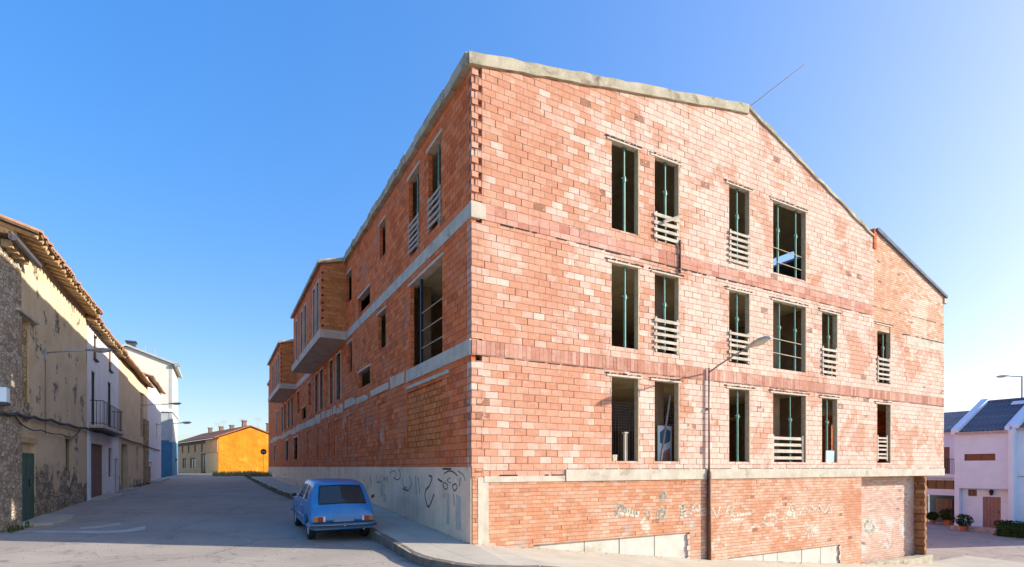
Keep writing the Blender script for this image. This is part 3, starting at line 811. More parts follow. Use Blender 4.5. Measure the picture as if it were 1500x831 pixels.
BB.part(mb, 'eave_edge', M['conc'])
mb = MB(); mb.prism([(KR[0], KR[1] - .10), (RE[0] + .08, RE[1] - .13), (RE[0] + .08, RE[1] - .02), (KR[0] + .1, KR[1] + .02), (KR[0], KR[1] - .0)], 'y', -.08, BLEN)
BB.part(mb, 'roof_sheet', M['slate'])
mb = MB(); mb.box(KNK[0] - .02, KNK[0] + .14, -.03, .26, KNK[1] - .5, KR[1] - .02, .01); BB.part(mb, 'roof_step', M['block2'])
mb = MB(); mb.box(RE[0] - .12, RE[0] + .1, -.05, .3, RE[1] - .35, RE[1] - .13, .01); BB.part(mb, 'eave_end', M['conc_pale'])
# floors and partitions
for (z0, z1) in BZ:
    mb = MB(); mb.box(.262, XE - .262, .262, BLEN - .3, z0 + .002, z1 - .002); BB.part(mb, 'floor_slab', M['ceil'])
mb = MB()
for (z0, z1) in ((1.69, 4.29), (4.65, 7.41), (7.78, 9.3)):
    wall(mb, 'x', 6.4, 1, .3, 10.2, z0, z1, [(3.5, 4.6, z0 + .01, z0 + 2.1), (8.4, 9.6, z0 + .01, z0 + 2.1)], .12)
    wall(mb, 'x', 9.4, 1, 10.2, 21.4, z0, min(z1, 8.8), [(14, 16, z0 + .01, z0 + 2.1)], .12)
    wall(mb, 'y', 2.2, 1, 4.6, 13.0, z0, min(z1, 9.6), [(9.5, 10.5, z0 + .01, z0 + 2.1)], .12)
    wall(mb, 'y', 13.5 if z0 < 7 else 9.9, 1, .3, 9.4, z0, min(z1, 9.4), [(3.5, 4.5, z0 + .01, z0 + 2.1)], .12)
    wall(mb, 'y', 5.2, 1, 6.6, BLEN - .5, z0, z1, [(12, 13, z0 + .01, z0 + 2.1)], .12)
BB.part(mb, 'partition_walls', M['inner'])
mb = MB()
for (z0, z1) in ((1.69, 4.3), (4.65, 7.42), (7.78, 10.4)):
    for x in (.55, 6.2, 11.6, 17.0):
        for y in (.65, 5.0):
            if z1 > 10 and (y < 1 and x > 1): continue
            mb = MB(); mb.box(x, x + .32, y, y + .32, z0, z1); BB.part(mb, 'column', M['inner'])

# graffiti ------------------------------------------------------------
def stroke(mb, pts, w, plane, off=-.006):
    """flat painted line on a wall; plane 'L' street wall (y,z), 'R' sunny wall (x,z)"""
    for (a, b), (c, d) in zip(pts, pts[1:]):
        dx, dz = c - a, d - b; l = math.hypot(dx, dz) or 1e-6
        nx, nz = -dz / l * w / 2, dx / l * w / 2; ex, ez = dx / l * w * .3, dz / l * w * .3
        q_ = [(a - ex + nx, b - ez + nz), (c + ex + nx, d + ez + nz), (c + ex - nx, d + ez - nz), (a - ex - nx, b - ez - nz)]
        mb.face([((off, s, z) if plane == 'L' else (s, off, z)) for s, z in q_])
def scribble(px_pts, plane, x=0.0):
    out = []
    for p in px_pts:
        out.append(onL(*p) if plane == 'L' else onR(*p))
    # smooth with Catmull-Rom
    res = []
    n = len(out)
    for i in range(n - 1):
        p0, p1, p2, p3 = out[max(i - 1, 0)], out[i], out[i + 1], out[min(i + 2, n - 1)]
        for k in range(5):
            t = k / 5
            res.append(tuple(.5 * ((2 * p1[j]) + (-p0[j] + p2[j]) * t + (2 * p0[j] - 5 * p1[j] + 4 * p2[j] - p3[j]) * t * t + (-p0[j] + 3 * p1[j] - 3 * p2[j] + p3[j]) * t ** 3) for j in (0, 1)))
    res.append(out[-1]); return res
mb = MB()
for pts, w_ in (([(630, 697), (634, 700), (630, 712), (625, 718), (624, 728), (628, 742), (632, 738), (637, 724)], .05),
                ([(650, 687), (662, 687)], .05), ([(652, 694), (659, 690), (666, 692), (671, 697)], .035),
                ([(652, 706), (650, 712), (655, 717), (657, 711), (653, 707)], .03), ([(664, 712), (668, 709), (671, 714), (667, 719), (664, 713)], .035),
                ([(643, 702), (649, 706)], .05), ([(591, 716), (599, 719)], .045), ([(578, 700), (584, 703), (588, 696), (585, 687)], .03),
                ([(666, 724), (667, 740)], .03), ([(545, 728), (549, 726)], .12), ([(543, 700), (545, 706)], .05),
                ([(553, 697), (553, 706), (557, 706), (558, 696)], .035), ([(676, 700), (674, 712)], .03)):
    mb = MB(); stroke(mb, scribble(pts, 'L'), w_, 'L', -.026); BB.part(mb, 'graffiti', M['spray_k'])
mb = MB()
for pts, w_ in (([(561, 697), (566, 704), (570, 697)], .035), ([(601, 698), (604, 708), (600, 718)], .04), ([(610, 697), (611, 725)], .05), ([(614, 700), (616, 722)], .05),
                ([(590, 700), (592, 712), (597, 715)], .04), ([(672, 690), (680, 696), (683, 704)], .03), ([(572, 694), (577, 690), (582, 694), (578, 702)], .03),
                ([(560, 707), (566, 699), (570, 708)], .03), ([(661, 700), (656, 704), (662, 708)], .03)):
    mb = MB(); stroke(mb, scribble(pts, 'L'), w_, 'L', -.0255); BB.part(mb, 'graffiti', M['spray_k2'])
mb = MB()
for (x0, x1, y0, y1) in ((558, 560.5, 705, 728), (562, 567, 722, 735), (655, 660, 722, 768), (669, 677, 724, 776)):
    a1, a0 = onL(x0)[0], onL(x1)[0]
    zt = onL(x0, y0)[1]; zb = onL(x0, y1)[1]
    mb = MB(); mb.face([(-.0245, a0, zb), (-.0245, a1, zb), (-.0245, a1 - .02, zt), (-.0245, a0 + .03, zt - .05)]); BB.part(mb, 'whitewash_patch', M['conc_pale'])
# letters sprayed pale on the sunny basement wall: rounded strokes
mb = MB()
for pts, w_ in (([(1012, 752), (1016, 741), (1022, 740), (1028, 752)], .10), ([(1014, 748), (1027, 748)], .08),
                ([(1044, 745), (1050, 757), (1054, 743)], .10), ([(1063, 756), (1067, 742), (1073, 744), (1070, 752), (1076, 757)], .09),
                ([(1080, 755), (1098, 752), (1104, 748)], .12), ([(1071, 762), (1088, 761)], .10),
                ([(1117, 764), (1124, 755), (1136, 757), (1134, 768), (1122, 768), (1118, 762)], .12),
                ([(1152, 760), (1158, 740), (1163, 757)], .10), ([(1172, 752), (1178, 742), (1184, 750), (1188, 741), (1196, 749), (1200, 741), (1208, 751), (1214, 740), (1218, 750)], .10),
                ([(1183, 776), (1184, 788)], .13), ([(1180, 782), (1186, 776), (1190, 783)], .08)):
    mb = MB(); stroke(mb, scribble(pts, 'R'), w_ * .72, 'R', -.004); BB.part(mb, 'graffiti', M['spray_w'])
mb = MB()
for pts, w_ in (([(903, 757), (904, 745), (910, 741), (917, 748), (935, 752)], .14), ([(903, 752), (934, 756)], .10), ([(968, 727), (974, 722), (975, 730), (968, 731), (968, 726)], .12),
                ([(964, 756), (966, 748), (975, 750), (972, 758), (964, 757)], .14), ([(998, 758), (1000, 740), (1004, 756)], .12),
                ([(945, 757), (950, 748), (954, 758)], .08), ([(1265, 772), (1272, 763), (1280, 772), (1274, 780), (1266, 776)], .18), ([(1283, 778), (1300, 783)], .12)):
    mb = MB(); stroke(mb, scribble(pts, 'R'), w_ * .8, 'R', -.0045); BB.part(mb, 'graffiti', M['spray_g'])

# ------------------------------------------------------------------ props and boards in the openings
def prop(x, y, z0, z1, label, group='green telescopic props standing in the window openings', leanx=0.0):
    t = Thing('telescopic_prop', label, 'prop', (x, y, z0), group)
    h = z1 - z0
    mb = MB(); mb.tube([(x, y, z0 + .01), (x + leanx * .6, y, z0 + h * .62)], .034, 10)
    t.part(mb, 'outer_tube', M['prop'], smooth_=False)
    mb = MB(); mb.tube([(x + leanx * .6, y, z0 + h * .6), (x + leanx, y, z1 - .01)], .024, 10); t.part(mb, 'inner_tube', M['prop'])
    mb = MB(); mb.tube([(x + leanx * .6, y, z0 + h * .60), (x + leanx * .6, y, z0 + h * .66)], .048, 10)
    mb.tube([(x + leanx * .6 - .10, y - .01, z0 + h * .64), (x + leanx * .6 + .10, y - .02, z0 + h * .63)], .012, 6); t.part(mb, 'collar', M['prop'])
    mb = MB(); mb.box(x - .06, x + .06, y - .06, y + .06, z0, z0 + .01); t.part(mb, 'base_plate', M['prop'])
    mb = MB(); mb.box(x + leanx - .06, x + leanx + .06, y - .06, y + .06, z1 - .01, z1); t.part(mb, 'head_plate', M['prop'])
floor_nm = {3: 'top storey', 2: 'middle storey', 1: 'lowest storey'}
col_nm = {0: 'widest-spaced first narrow window from the corner', 1: 'second narrow window from the corner', 2: 'third narrow window from the corner', 3: 'wide window', 4: 'fifth window from the corner', 5: 'last window before the right-hand end'}
col_nm.update({0: 'first window from the corner', 1: 'second window from the corner', 2: 'third window from the corner', 4: 'fifth window from the corner', 5: 'last window on the right'})
ZT = {3: Z3T, 2: Z2T, 1: Z1T}; ZB = {3: Z3B, 2: Z2B, 1: Z1B}
for fl, k, px in ((3, 0, 914), (3, 1, 974), (3, 2, 1079), (3, 3, 1139), (3, 3, 1165), (2, 0, 915), (2, 1, 973), (2, 2, 1079), (2, 3, 1141), (2, 3, 1164), (2, 4, 1213), (2, 5, 1293), (1, 2, 1080), (1, 3, 1157), (1, 4, 1211)):
    x = onR(px, y=.12)[0]
    side = '' if k != 3 or fl == 1 else (', left of two' if px < 1150 else ', right of two')
    prop(x, .12, ZB[fl] + .001, ZT[fl] - .006, 'green prop in the %s, %s%s' % (col_nm[k], floor_nm[fl], side))
def slat_guard(plane, s0, s1, z0, z1, n, label, mat, tilt=0, posts=2, proud=.05, broken=False):
    base = (s0, -proud, z0) if plane == 'R' else (-proud, s0, z0)
    t = Thing('slatted_guard', label, 'guard rail', base, 'board guards nailed across the openings')
    h = (z1 - z0); bh = h / n * .46
    def B(mb, a, b, d0, d1, za, zb, j=.004):
        if plane == 'R': mb.box(a, b, -d1, -d0, za, zb, j)
        else: mb.box(-d1, -d0, a, b, za, zb, j)
    for k in range(n):
        zc = z0 + h * (k + .5) / n + random.uniform(-.015, .015)
        mb = MB(); B(mb, s0 - .03 + random.uniform(-.03, .02), s1 + .0 + random.uniform(-.05, .03), proud - .03, proud - .008, zc - bh / 2 * random.uniform(.8, 1.1), zc + bh / 2 * random.uniform(.8, 1.1), .010)
        t.part(mb, 'board', mat)
    for k in range(posts):
        s = s0 + .02 + (s1 - s0 - .10) * k / max(1, posts - 1)
        mb = MB(); B(mb, s, s + .06, -.02, proud - .032, z0 - .02, z1 + .01, .002); t.part(mb, 'batten', mat)
    if broken:
        mb = MB(); mb.tube([(s0 + .25, -.09, z1 - .28), (s1 + .05, -.09, z1 + .06)], .04, 4); t.part(mb, 'board', mat)
def zR(px, py): return onR(px, py)[1]
slat_guard('R', *cs[1], zR(960, 352), zR(960, 310), 4, 'grey board guard with one loose board askew, second window of the top storey', M['board'], broken=True)
slat_guard('R', *cs[2], zR(1068, 385), zR(1068, 336), 6, 'grey six board guard across the third window of the top storey', M['board'])
slat_guard('R', *cs[1], zR(958, 514), zR(958, 464), 5, 'grey board guard across the second window of the middle storey', M['board'])
slat_guard('R', *cs[2], zR(1068, 528), zR(1068, 484), 5, 'grey board guard across the third window of the middle storey, behind the lamp arm', M['board'])
slat_guard('R', *cs[4], zR(1204, 549), zR(1204, 507), 5, 'grey board guard across the fifth window of the middle storey', M['board'])
slat_guard('R', *cs[5], zR(1285, 558), zR(1285, 522), 5, 'grey board guard across the last window of the middle storey', M['board'])
slat_guard('R', cs[3][0] + .0, cs[3][1] - .05, zR(1133, 676), zR(1133, 637), 4, 'wide pale board guard inside the wide window of the lowest storey', M['board'], proud=-.03)
slat_guard('R', cs[5][0] + .05, cs[5][1] - .12, zR(1285, 674), zR(1285, 638), 6, 'narrow board guard in the last window of the lowest storey', M['board'], proud=-.02)
slat_guard('L', WL1[0], WL1[1], WL1[2] + .05, WL1[2] + (WL1[3] - WL1[2]) * .42, 5, 'brown board guard across the top storey street window nearest the corner', M['board_d'])
slat_guard('L', WL2[0], WL2[1], WL2[2] + .05, WL2[2] + (WL2[3] - WL2[2]) * .42, 6, 'brown board guard across the second top storey street window from the corner', M['board_d'])
for o, w_ in ((WL1, 'nearest the corner'), (WL2, 'second from the corner')):
    s = (o[0] + o[1]) / 2
    t = Thing('telescopic_prop', 'grey green prop in the top storey street window %s' % w_, 'prop', (.12, s, o[2]), 'props in the street side windows')
    mb = MB(); mb.tube([(.12, s, o[2]), (.12, s, o[2] + 1.3)], .034, 8); t.part(mb, 'outer_tube', M['prop'])
    mb = MB(); mb.tube([(.12, s, o[2] + 1.3), (.12, s, o[3] - .01)], .025, 8); t.part(mb, 'inner_tube', M['prop'])
# thin guard rods in the two wide windows
for fl, pys, lab in ((3, (362, 382), 'top'), (2, (496, 517), 'middle')):
    zs = [zR(1133, p) for p in pys]
    t = Thing('rod_guard', 'two thin tan guard rods across the wide window of the %s storey' % lab, 'guard rail', (cs[3][0], .06, zs[1]), 'thin rod guards in wide windows')
    for z in zs:
        mb = MB(); mb.tube([(cs[3][0] + .01, .06, z + .03), (cs[3][1] - .04, .06, z - .02)], .014, 6); t.part(mb, 'rod', M['rod'])
# big street opening: black post and three rods
t = Thing('rod_guard', 'dark post with three tan guard rods in the big street side opening', 'guard rail', (.1, BIG[0], BIG[2]))
ph = BIG[0] + (BIG[1] - BIG[0]) * .70
mb = MB(); mb.box(.06, .13, ph, ph + .07, BIG[2], BIG[3] - .01); t.part(mb, 'post', M['blackmet'])
for z in (5.15, 5.65, 6.15):
    mb = MB(); mb.tube([(.09, BIG[0] + .0, z), (.09, ph, z)], .014, 6); t.part(mb, 'rod', M['rod'])
# timber and rubbish inside the lowest storey
x = onR(917, y=.14)[0]
t = Thing('timber_post', 'short pale timber post in the first window of the lowest storey', 'post', (x, .16, Z1B))
mb = MB(); mb.box(x - .05, x + .05, .13, .2, Z1B + .001, Z1B + .75); t.part(mb, 'shaft', M['board'], bevel=.004)
mb = MB(); mb.box(x - .07, x + .07, .11, .22, Z1B + .752, Z1B + .79); t.part(mb, 'cap_board', M['board'])
x = onR(900, y=.14)[0]
o = MB().box(x - .08, x + .06, .1, .24, Z1B + .001, Z1B + .17, .008).build('concrete_block', M['conc_pale'], None, (x, .16, Z1B), bevel=.01)
tag(o, 'small white concrete block on the sill of the first lowest storey window', 'block')
x0 = onR(966, y=.2)[0]; x1 = onR(978, y=.2)[0]
o = MB().tube([(x0 + .05, .2, Z1B + .03), (x1 + .12, .22, Z1B + 1.9)], .03, 8).build('leaning_pole', M['polemet'], None, (x0, .2, Z1B))
tag(o, 'grey pole leaning in the second window of the lowest storey', 'pole')
x = onR(974, y=.5)[0]
t = Thing('notice_panel', 'tall white panel with faded blue and pink blotches inside the second lowest storey window', 'panel', (x, .5, Z1B))
mb = MB(); mb.box(x - .27, x + .27, .5, .53, Z1B - .02, Z1B + 1.05); t.part(mb, 'board', M['white2'])
mb = MB(); mb.prism([(x - .2, Z1B + .55), (x - .05, Z1B + .5), (x + .2, Z1B + .6), (x + .22, Z1B + .9), (x, Z1B + .98), (x - .2, Z1B + .85)], 'y', .494, .499); t.part(mb, 'blue_blotch', M['bluew'])
mb = MB(); mb.prism([(x - .2, Z1B), (x + .22, Z1B), (x + .2, Z1B + .4), (x - .05, Z1B + .3)], 'y', .494, .499); t.part(mb, 'pink_blotch', M['soldier'])
# wire mesh
x0, x1 = onR(898, y=1.2)[0], onR(993, y=1.2)[0]
mb = MB()
z0, z1 = zR(915, 625) , zR(915, 580)
for k in range(11):
    z = z0 + (z1 - z0) * k / 10; mb.tube([(x0, 1.2, z), (x1, 1.2, z)], .006, 4)
for k in range(26):
    xx = x0 + (x1 - x0) * k / 25; mb.tube([(xx, 1.2, Z1B - .02), (xx, 1.2, z1)], .005, 4)
o = mb.build('wire_mesh', M['lampgrey'], None, (x0, 1.2, Z1B)); tag(o, 'rusty wire mesh sheet standing behind the first two lowest storey windows', 'wire mesh')
x = onR(1214, y=.1)[0]
o = MB().box(x - .28, x + .22, .03, .06, Z1B + .001, Z1B + .42, .01).build('plastic_sheet', plain('pale_blue_plastic', (.42, .58, .62), .4), None, (x, .05, Z1B))
tag(o, 'pale blue plastic sheet in the fifth window of the lowest storey', 'sheet')
# pipe below the second top window
xs_ = cs[1][1] + .02
t = Thing('downpipe', 'short brown pipe below the second top storey window', 'pipe', (xs_, -.04, zR(991, 400)))
mb = MB(); mb.tube([(xs_, -.04, zR(991, 400)), (xs_, -.04, zR(991, 352))], .03, 8); t.part(mb, 'pipe', M['rust'])
for yv in (356, 396):
    mb = MB(); mb.box(xs_ - .045, xs_ + .045, -.075, -.002, zR(991, yv), zR(991, yv) + .03); t.part(mb, 'bracket', M['rust'])
# steel rod on the roof ridge
e = onR(1179, 95)
o = MB().tube([(RID[0] + .05, .02, RID[1] - .05), (RID[0] + (e[0] - RID[0]) * .5, .02, (RID[1] + e[1]) / 2 - .04), (e[0], .02, e[1])], .017, 6).build('steel_rod', M['blackmet'], None, (RID[0], 0, RID[1]))
tag(o, 'thin dark steel rod sticking out slantwise from the roof ridge', 'rod')

# ------------------------------------------------------------------ street lamps
def lamp_head(t, p, d, up=.2, sc=1.0):
    """cobra head; p start point, d horizontal unit direction in street frame"""
    P = Vector(p); D = Vector((d[0], d[1], up)).normalized(); S = Vector((-d[1], d[0], 0)).normalized(); U = D.cross(S) * -1
    if U.z < 0: U = -U
    secs = [(0, .035, .03, .03), (.10, .06, .05, .04), (.25, .11, .08, .05), (.42, .13, .085, .055), (.56, .10, .06, .045), (.63, .03, .02, .02)]
    mb = MB(); rings = []
    for (l, w_, ht, hb) in secs:
        c = P + D * l * sc; ring = []
        for k in range(12):
            a = 2 * math.pi * k / 12
            ring.append(mb.vert(c + S * math.cos(a) * w_ * sc + U * (math.sin(a) * (ht if math.sin(a) > 0 else hb * .35)) * sc))
        rings.append(ring)
    for a, b in zip(rings, rings[1:]):
        for k in range(12): mb.f.append([a[k], a[(k + 1) % 12], b[(k + 1) % 12], b[k]]); mb.m.append(0)
    mb.f.append(rings[0]); mb.f.append(rings[-1]); mb.m += [0, 0]
    h = t.part(mb, 'lamp_head', M['lampgrey'], smooth_=True)
    mb = MB(); rings = []
    for (l, w_, dp) in ((.20, .05, .02), (.28, .095, .05), (.42, .11, .06), (.54, .07, .04), (.58, .02, .02)):
        c = P + D * l * sc - U * .012 * sc; ring = []
        for k in range(7):
            a = math.pi + math.pi * k / 6
            ring.append(mb.vert(c + S * math.cos(a) * w_ * sc + U * math.sin(a) * dp * sc))
        rings.append(ring)
    for a, b in zip(rings, rings[1:]):
        for k in range(6): mb.f.append([a[k], a[k + 1], b[k + 1], b[k]]); mb.m.append(0)
    t.part(mb, 'lamp_lens', M['lampglass'], parent=h, smooth_=True)
# main lamp: pole fixed against the sunny facade
lx = onR(1036)[0]; lz = onR(1037, 545)[1]; gz = zpav(lx, -.07)
t = Thing('street_lamp', 'tall thin rusty lamp post standing against the sunny brick facade', 'street lamp', (lx, -.07, gz), 'street lamps')
mb = MB(); mb.tube([(lx, -.07, gz - .1), (lx, -.07, gz + 2.6)], .06, 12); t.part(mb, 'lower_pole', M['rust'], smooth_=True)
mb = MB(); mb.tube([(lx, -.07, gz + 2.6), (lx, -.07, lz + .1)], .03, 10); t.part(mb, 'upper_pole', M['polemet'], smooth_=True)
mb = MB(); mb.box(lx - .045, lx + .045, -.14, -.09, onR(1036, 660)[1], onR(1036, 650)[1]); t.part(mb, 'junction_box', M['lampgrey'], bevel=.01)
for z in (onR(1036, 700)[1], onR(1036, 600)[1]):
    mb = MB(); mb.box(lx - .07, lx + .07, -.1, .002, z, z + .03); t.part(mb, 'clamp', M['rust'])
mb = MB(); hy = -1.30
mb.tube([(lx, -.07, lz - .02), (lx, -.5, lz + .16), (lx, -.95, lz + .32), (lx, hy, lz + .42)], .022, 8); t.part(mb, 'arm', M['polemet'], smooth_=True)
lamp_head(t, (lx, hy, lz + .42), (0, -1), .22, 1.25)
# wall lamps on the old houses
def wall_lamp(px, py, tipx, label, drop=3.4, hs=1.0, x=PW, arm=None):
    y, z = onL(px, py, x)
    t = Thing('street_lamp', label, 'street lamp', (x, y, z), 'street lamps')
    al = arm
    mb = MB(); mb.tube([(x + .03, y, z), (x + al * .5, y, z + .10), (x + al, y, z + .18)], .026, 8); t.part(mb, 'arm', M['lampgrey'], smooth_=True)
    mb = MB(); mb.box(x + .004, x + .06, y - .06, y + .06, z - .22, z + .14); t.part(mb, 'wall_bracket', M['lampgrey'], bevel=.01)
    mb = MB(); mb.tube([(x + .03, y, z - .2), (x + .03, y, z - .2 - drop)], .014, 6); t.part(mb, 'conduit', M['polemet'])
    lamp_head(t, (x + al, y, z + .18), (1, 0), .10, hs)
wall_lamp(65, 517, 145, 'grey arm lamp on the ochre wall above the green door', 2.3, 1.1, arm=1.0)
wall_lamp(206, 594, 243, 'grey arm lamp at the far end of the grey ochre house', 1.5, 1.3, arm=1.6)
wall_lamp(229, 622, 257, 'farthest arm lamp, in front of the tall cream and blue building', 1.0, 1.5, arm=1.7)

# ------------------------------------------------------------------ old houses across the street
def H(px, py=HY, x=PW): return onL(px, py, x)
def eave(t, y0, y1, z, over, rise=.30, back=5.0, raft=True, step=.40, sag=.03):
    """tiled roof edge sloping up away from the street, seen from below"""
    x0 = PW + over
    def zz(x, y): return z + (x0 - x) * rise + sag * math.sin(y * .9)
    mb = MB()
    ys = rng(y0, y1, .6)
    for a, b in zip(ys, ys[1:]):
        for dz in (0, .05):
            mb.face([(x0, a, zz(x0, a) + dz), (x0, b, zz(x0, b) + dz), (PW - back, b, zz(PW - back, b) + dz), (PW - back, a, zz(PW - back, a) + dz)])
        mb.face([(x0, a, zz(x0, a)), (x0, b, zz(x0, b)), (x0, b, zz(x0, b) + .05), (x0, a, zz(x0, a) + .05)])
    for a in (y0, y1): mb.face([(x0, a, zz(x0, a)), (x0, a, zz(x0, a) + .05), (PW - back, a, zz(PW - back, a) + .05), (PW - back, a, zz(PW - back, a))])
    rf = t.part(mb, 'roof', M['cane'])
    mb = MB(); y = y0 + .1
    while y < y1:
        xe = x0 + random.uniform(.02, .10); h = random.uniform(.045, .06)
        zt0, zt1 = zz(xe, y) + .06, zz(PW - back, y) + .06
        n = 5; r = .085
        A = []; B = []
        for k in range(n + 1):
            a = math.pi * k / n
            A.append(mb.vert((xe, y + math.cos(a) * r, zt0 + math.sin(a) * r))); B.append(mb.vert((PW - back, y + math.cos(a) * r, zt1 + math.sin(a) * r)))
        for k in range(n): mb.f.append([A[k], A[k + 1], B[k + 1], B[k]]); mb.m.append(0)
        mb.f.append(A); mb.m.append(0)
        # channel tile showing below the edge
        A = []; B = []
        for k in range(n + 1):
            a = math.pi + math.pi * k / n
            A.append(mb.vert((xe - .05, y + .115 + math.cos(a) * .08, zt0 + .02 + math.sin(a) * .07))); B.append(mb.vert((x0 - .5, y + .115 + math.cos(a) * .08, zt0 + .17 + math.sin(a) * .07)))
        for k in range(n): mb.f.append([A[k], A[k + 1], B[k + 1], B[k]]); mb.m.append(0)
        mb.f.append(A); mb.m.append(0)
        y += .23
    t.part(mb, 'roof_tiles', M['tile'], parent=rf)
    if raft:
        y = y0 + .15
        while y < y1 - .05:
            mb = MB(); r = random.uniform(.06, .08)
            mb.tube([(x0 - random.uniform(.0, .08), y + random.uniform(-.03, .03), zz(x0 - .1, y) - r - .01), (PW - .3, y, zz(PW - .3, y) - r - .01)], r, 7)
            t.part(mb, 'rafter', M['rafter'], parent=rf)
            y += step
    return rf

def house(name, label, y0, y1, z1, mat, ops, depth=8, z0=-.6, rear=True, cat='house'):
    t = Thing(name, label, cat, (PW, y0, zroad(PW, y0)))
    mb = MB(); wall(mb, 'y', PW, -1, y0, y1, z0, z1, ops, .4)
    wl = t.part(mb, 'wall', mat)
    mb = MB()
    for s in (y0, y1):
        e = .002 if s == y0 else -.002
        mb.prism([(PW - .4, z0), (PW - depth, z0), (PW - depth, z1), (PW - depth / 2, z1 + 1.6), (PW - .4, z1)], 'y', s + e, s + e + (.2 if s == y0 else -.2))
    mb.box(PW - depth, PW - depth + .2, y0, y1, z0, z1)
    t.part(mb, 'side_walls', mat)
    mb = MB(); mb.box(PW - 3.5, PW - 3.3, y0 + .2, y1 - .2, z0, z1); t.part(mb, 'inner_wall', M['inner'])
    return t
def opx(x0, x1, yt, yb):
    a, b = H(x0)[0], H(x1)[0]; m = (x0 + x1) / 2
    return (a, b, H(x0, yb)[1], H(x0, yt)[1])
YA = H(25)[0]; YB = H(127.5)[0]; YC = H(174)[0]; YD = H(216)[0]; YE = H(236)[0]
print('houses', YA, YB, YC, YD, YE)
# nearest: rubble stone house
t = Thing('stone_house', 'rubble stone house cut by the left edge with a dark gutter', 'house', (PW, -1, 0))
mb = MB(); wall(mb, 'y', PW + .04, -1, 6.2, YA, -.6, 7.15, [], .4); mb.box(PW - 7, PW - .36, 6.2, 6.5, -.6, 7.0); t.part(mb, 'wall', M['stone'])
mb = MB(); mb.box(PW - 7, PW + .3, 6.0, YA + .12, 7.35, 7.45); mb.prism([(PW + .3, 7.45), (PW - 7, 9.2), (PW - 7, 7.45)], 'y', 6.0, YA + .12); rf = t.part(mb, 'roof', M['cane'])
mb = MB(); mb.tube([(PW + .34, 6.0, 7.28), (PW + .34, YA + .45, 7.28)], .075, 10); mb.box(PW + .25, PW + .31, 6, YA + .42, 7.24, 7.42); t.part(mb, 'gutter', plain('zinc_gutter', (.16, .14, .14), .5, .4), parent=rf)
mb = MB()
for k in range(4): mb = MB(); mb.box(PW + .03, PW + .25, 6.3 + k * .4, 6.42 + k * .4, 7.12, 7.3); t.part(mb, 'rafter_end', M['rafter'], parent=rf)
# ochre house with the green door
door = opx(28, 52, 650, 752); door = (door[0], door[1], zroad(PW, 14) - .1, H(40, 648)[1])
win_u = (H(26.5)[0], H(43)[0], H(35, 588)[1], H(35, 466)[1]); win_l = (H(96)[0], H(106)[0], H(100, 690)[1], H(100, 643)[1])
t = house('ochre_house', 'old ochre rendered house with green plank door and deep rafter eave', YA, YB, 8.0, M['ochre'], [door, win_u, win_l])
mb = MB()
dz = door[3] - .30
for k in range(6):
    w_ = (door[1] - door[0]) / 6
    mb.box(PW - .07, PW - .03 + random.uniform(0, .006), door[0] + k * w_ + .004, door[0] + (k + 1) * w_ - .004, zroad(PW, door[0]) - .1, dz)
d_ = t.part(mb, 'door', M['wood_g'])
mb = MB(); mb.box(PW - .025, PW - .005, door[0] + .95, door[0] + .99, 1.2, 1.4); t.part(mb, 'handle', M['blackmet'], parent=d_)
mb = MB(); mb.box(PW - .2, PW - .1, door[0], door[1], dz, door[3]); t.part(mb, 'door_lintel', M['ochre'])
mb = MB(); mb.box(PW - .1, PW + .02, door[0] - .1, door[1] + .1, door[3] - .02, door[3] + .14); t.part(mb, 'door_lintel', M['rafter'])
mb = MB(); mb.box(PW - .1, PW + .12, H(20)[0], H(50)[0], win_u[3] + .02, win_u[3] + .10, .01); t.part(mb, 'window_lintel', M['conc_pale'])
mb = MB(); mb.box(PW - .34, PW - .30, win_u[0], win_u[1], win_u[2], win_u[3]); t.part(mb, 'window_infill', M['stone_y'])
mb = MB(); mb.box(PW - .12, PW - .05, win_u[0] + .55, win_u[1], win_u[2], win_u[3] - .25, .01); t.part(mb, 'window_infill', M['stone_y'])
mb = MB(); mb.box(PW - .1, PW + .02, win_l[0] - .15, win_l[1] + .2, win_l[3] + .0, win_l[3] + .1, .01); t.part(mb, 'window_lintel', M['rafter'])
mb = MB(); mb.box(PW - .3, PW - .26, win_l[0], win_l[1], win_l[2], win_l[3]); t.part(mb, 'window_pane', M['shutter'])
mb = MB()
for k in range(4): mb.tube([(PW - .1, win_l[0] + (win_l[1] - win_l[0]) * (k + .5) / 4, win_l[2]), (PW - .1, win_l[0] + (win_l[1] - win_l[0]) * (k + .5) / 4, win_l[3])], .012, 5)
t.part(mb, 'window_bars', M['blackmet'])
mb = MB(); mb.box(PW - .02, PW + .06, YA - .25, door[0] - .05, -.4, 7.2, .02); t.part(mb, 'stone_quoin', M['stone'])
eave(t, YA - .3, YB - .4, 7.90, .50, .30)
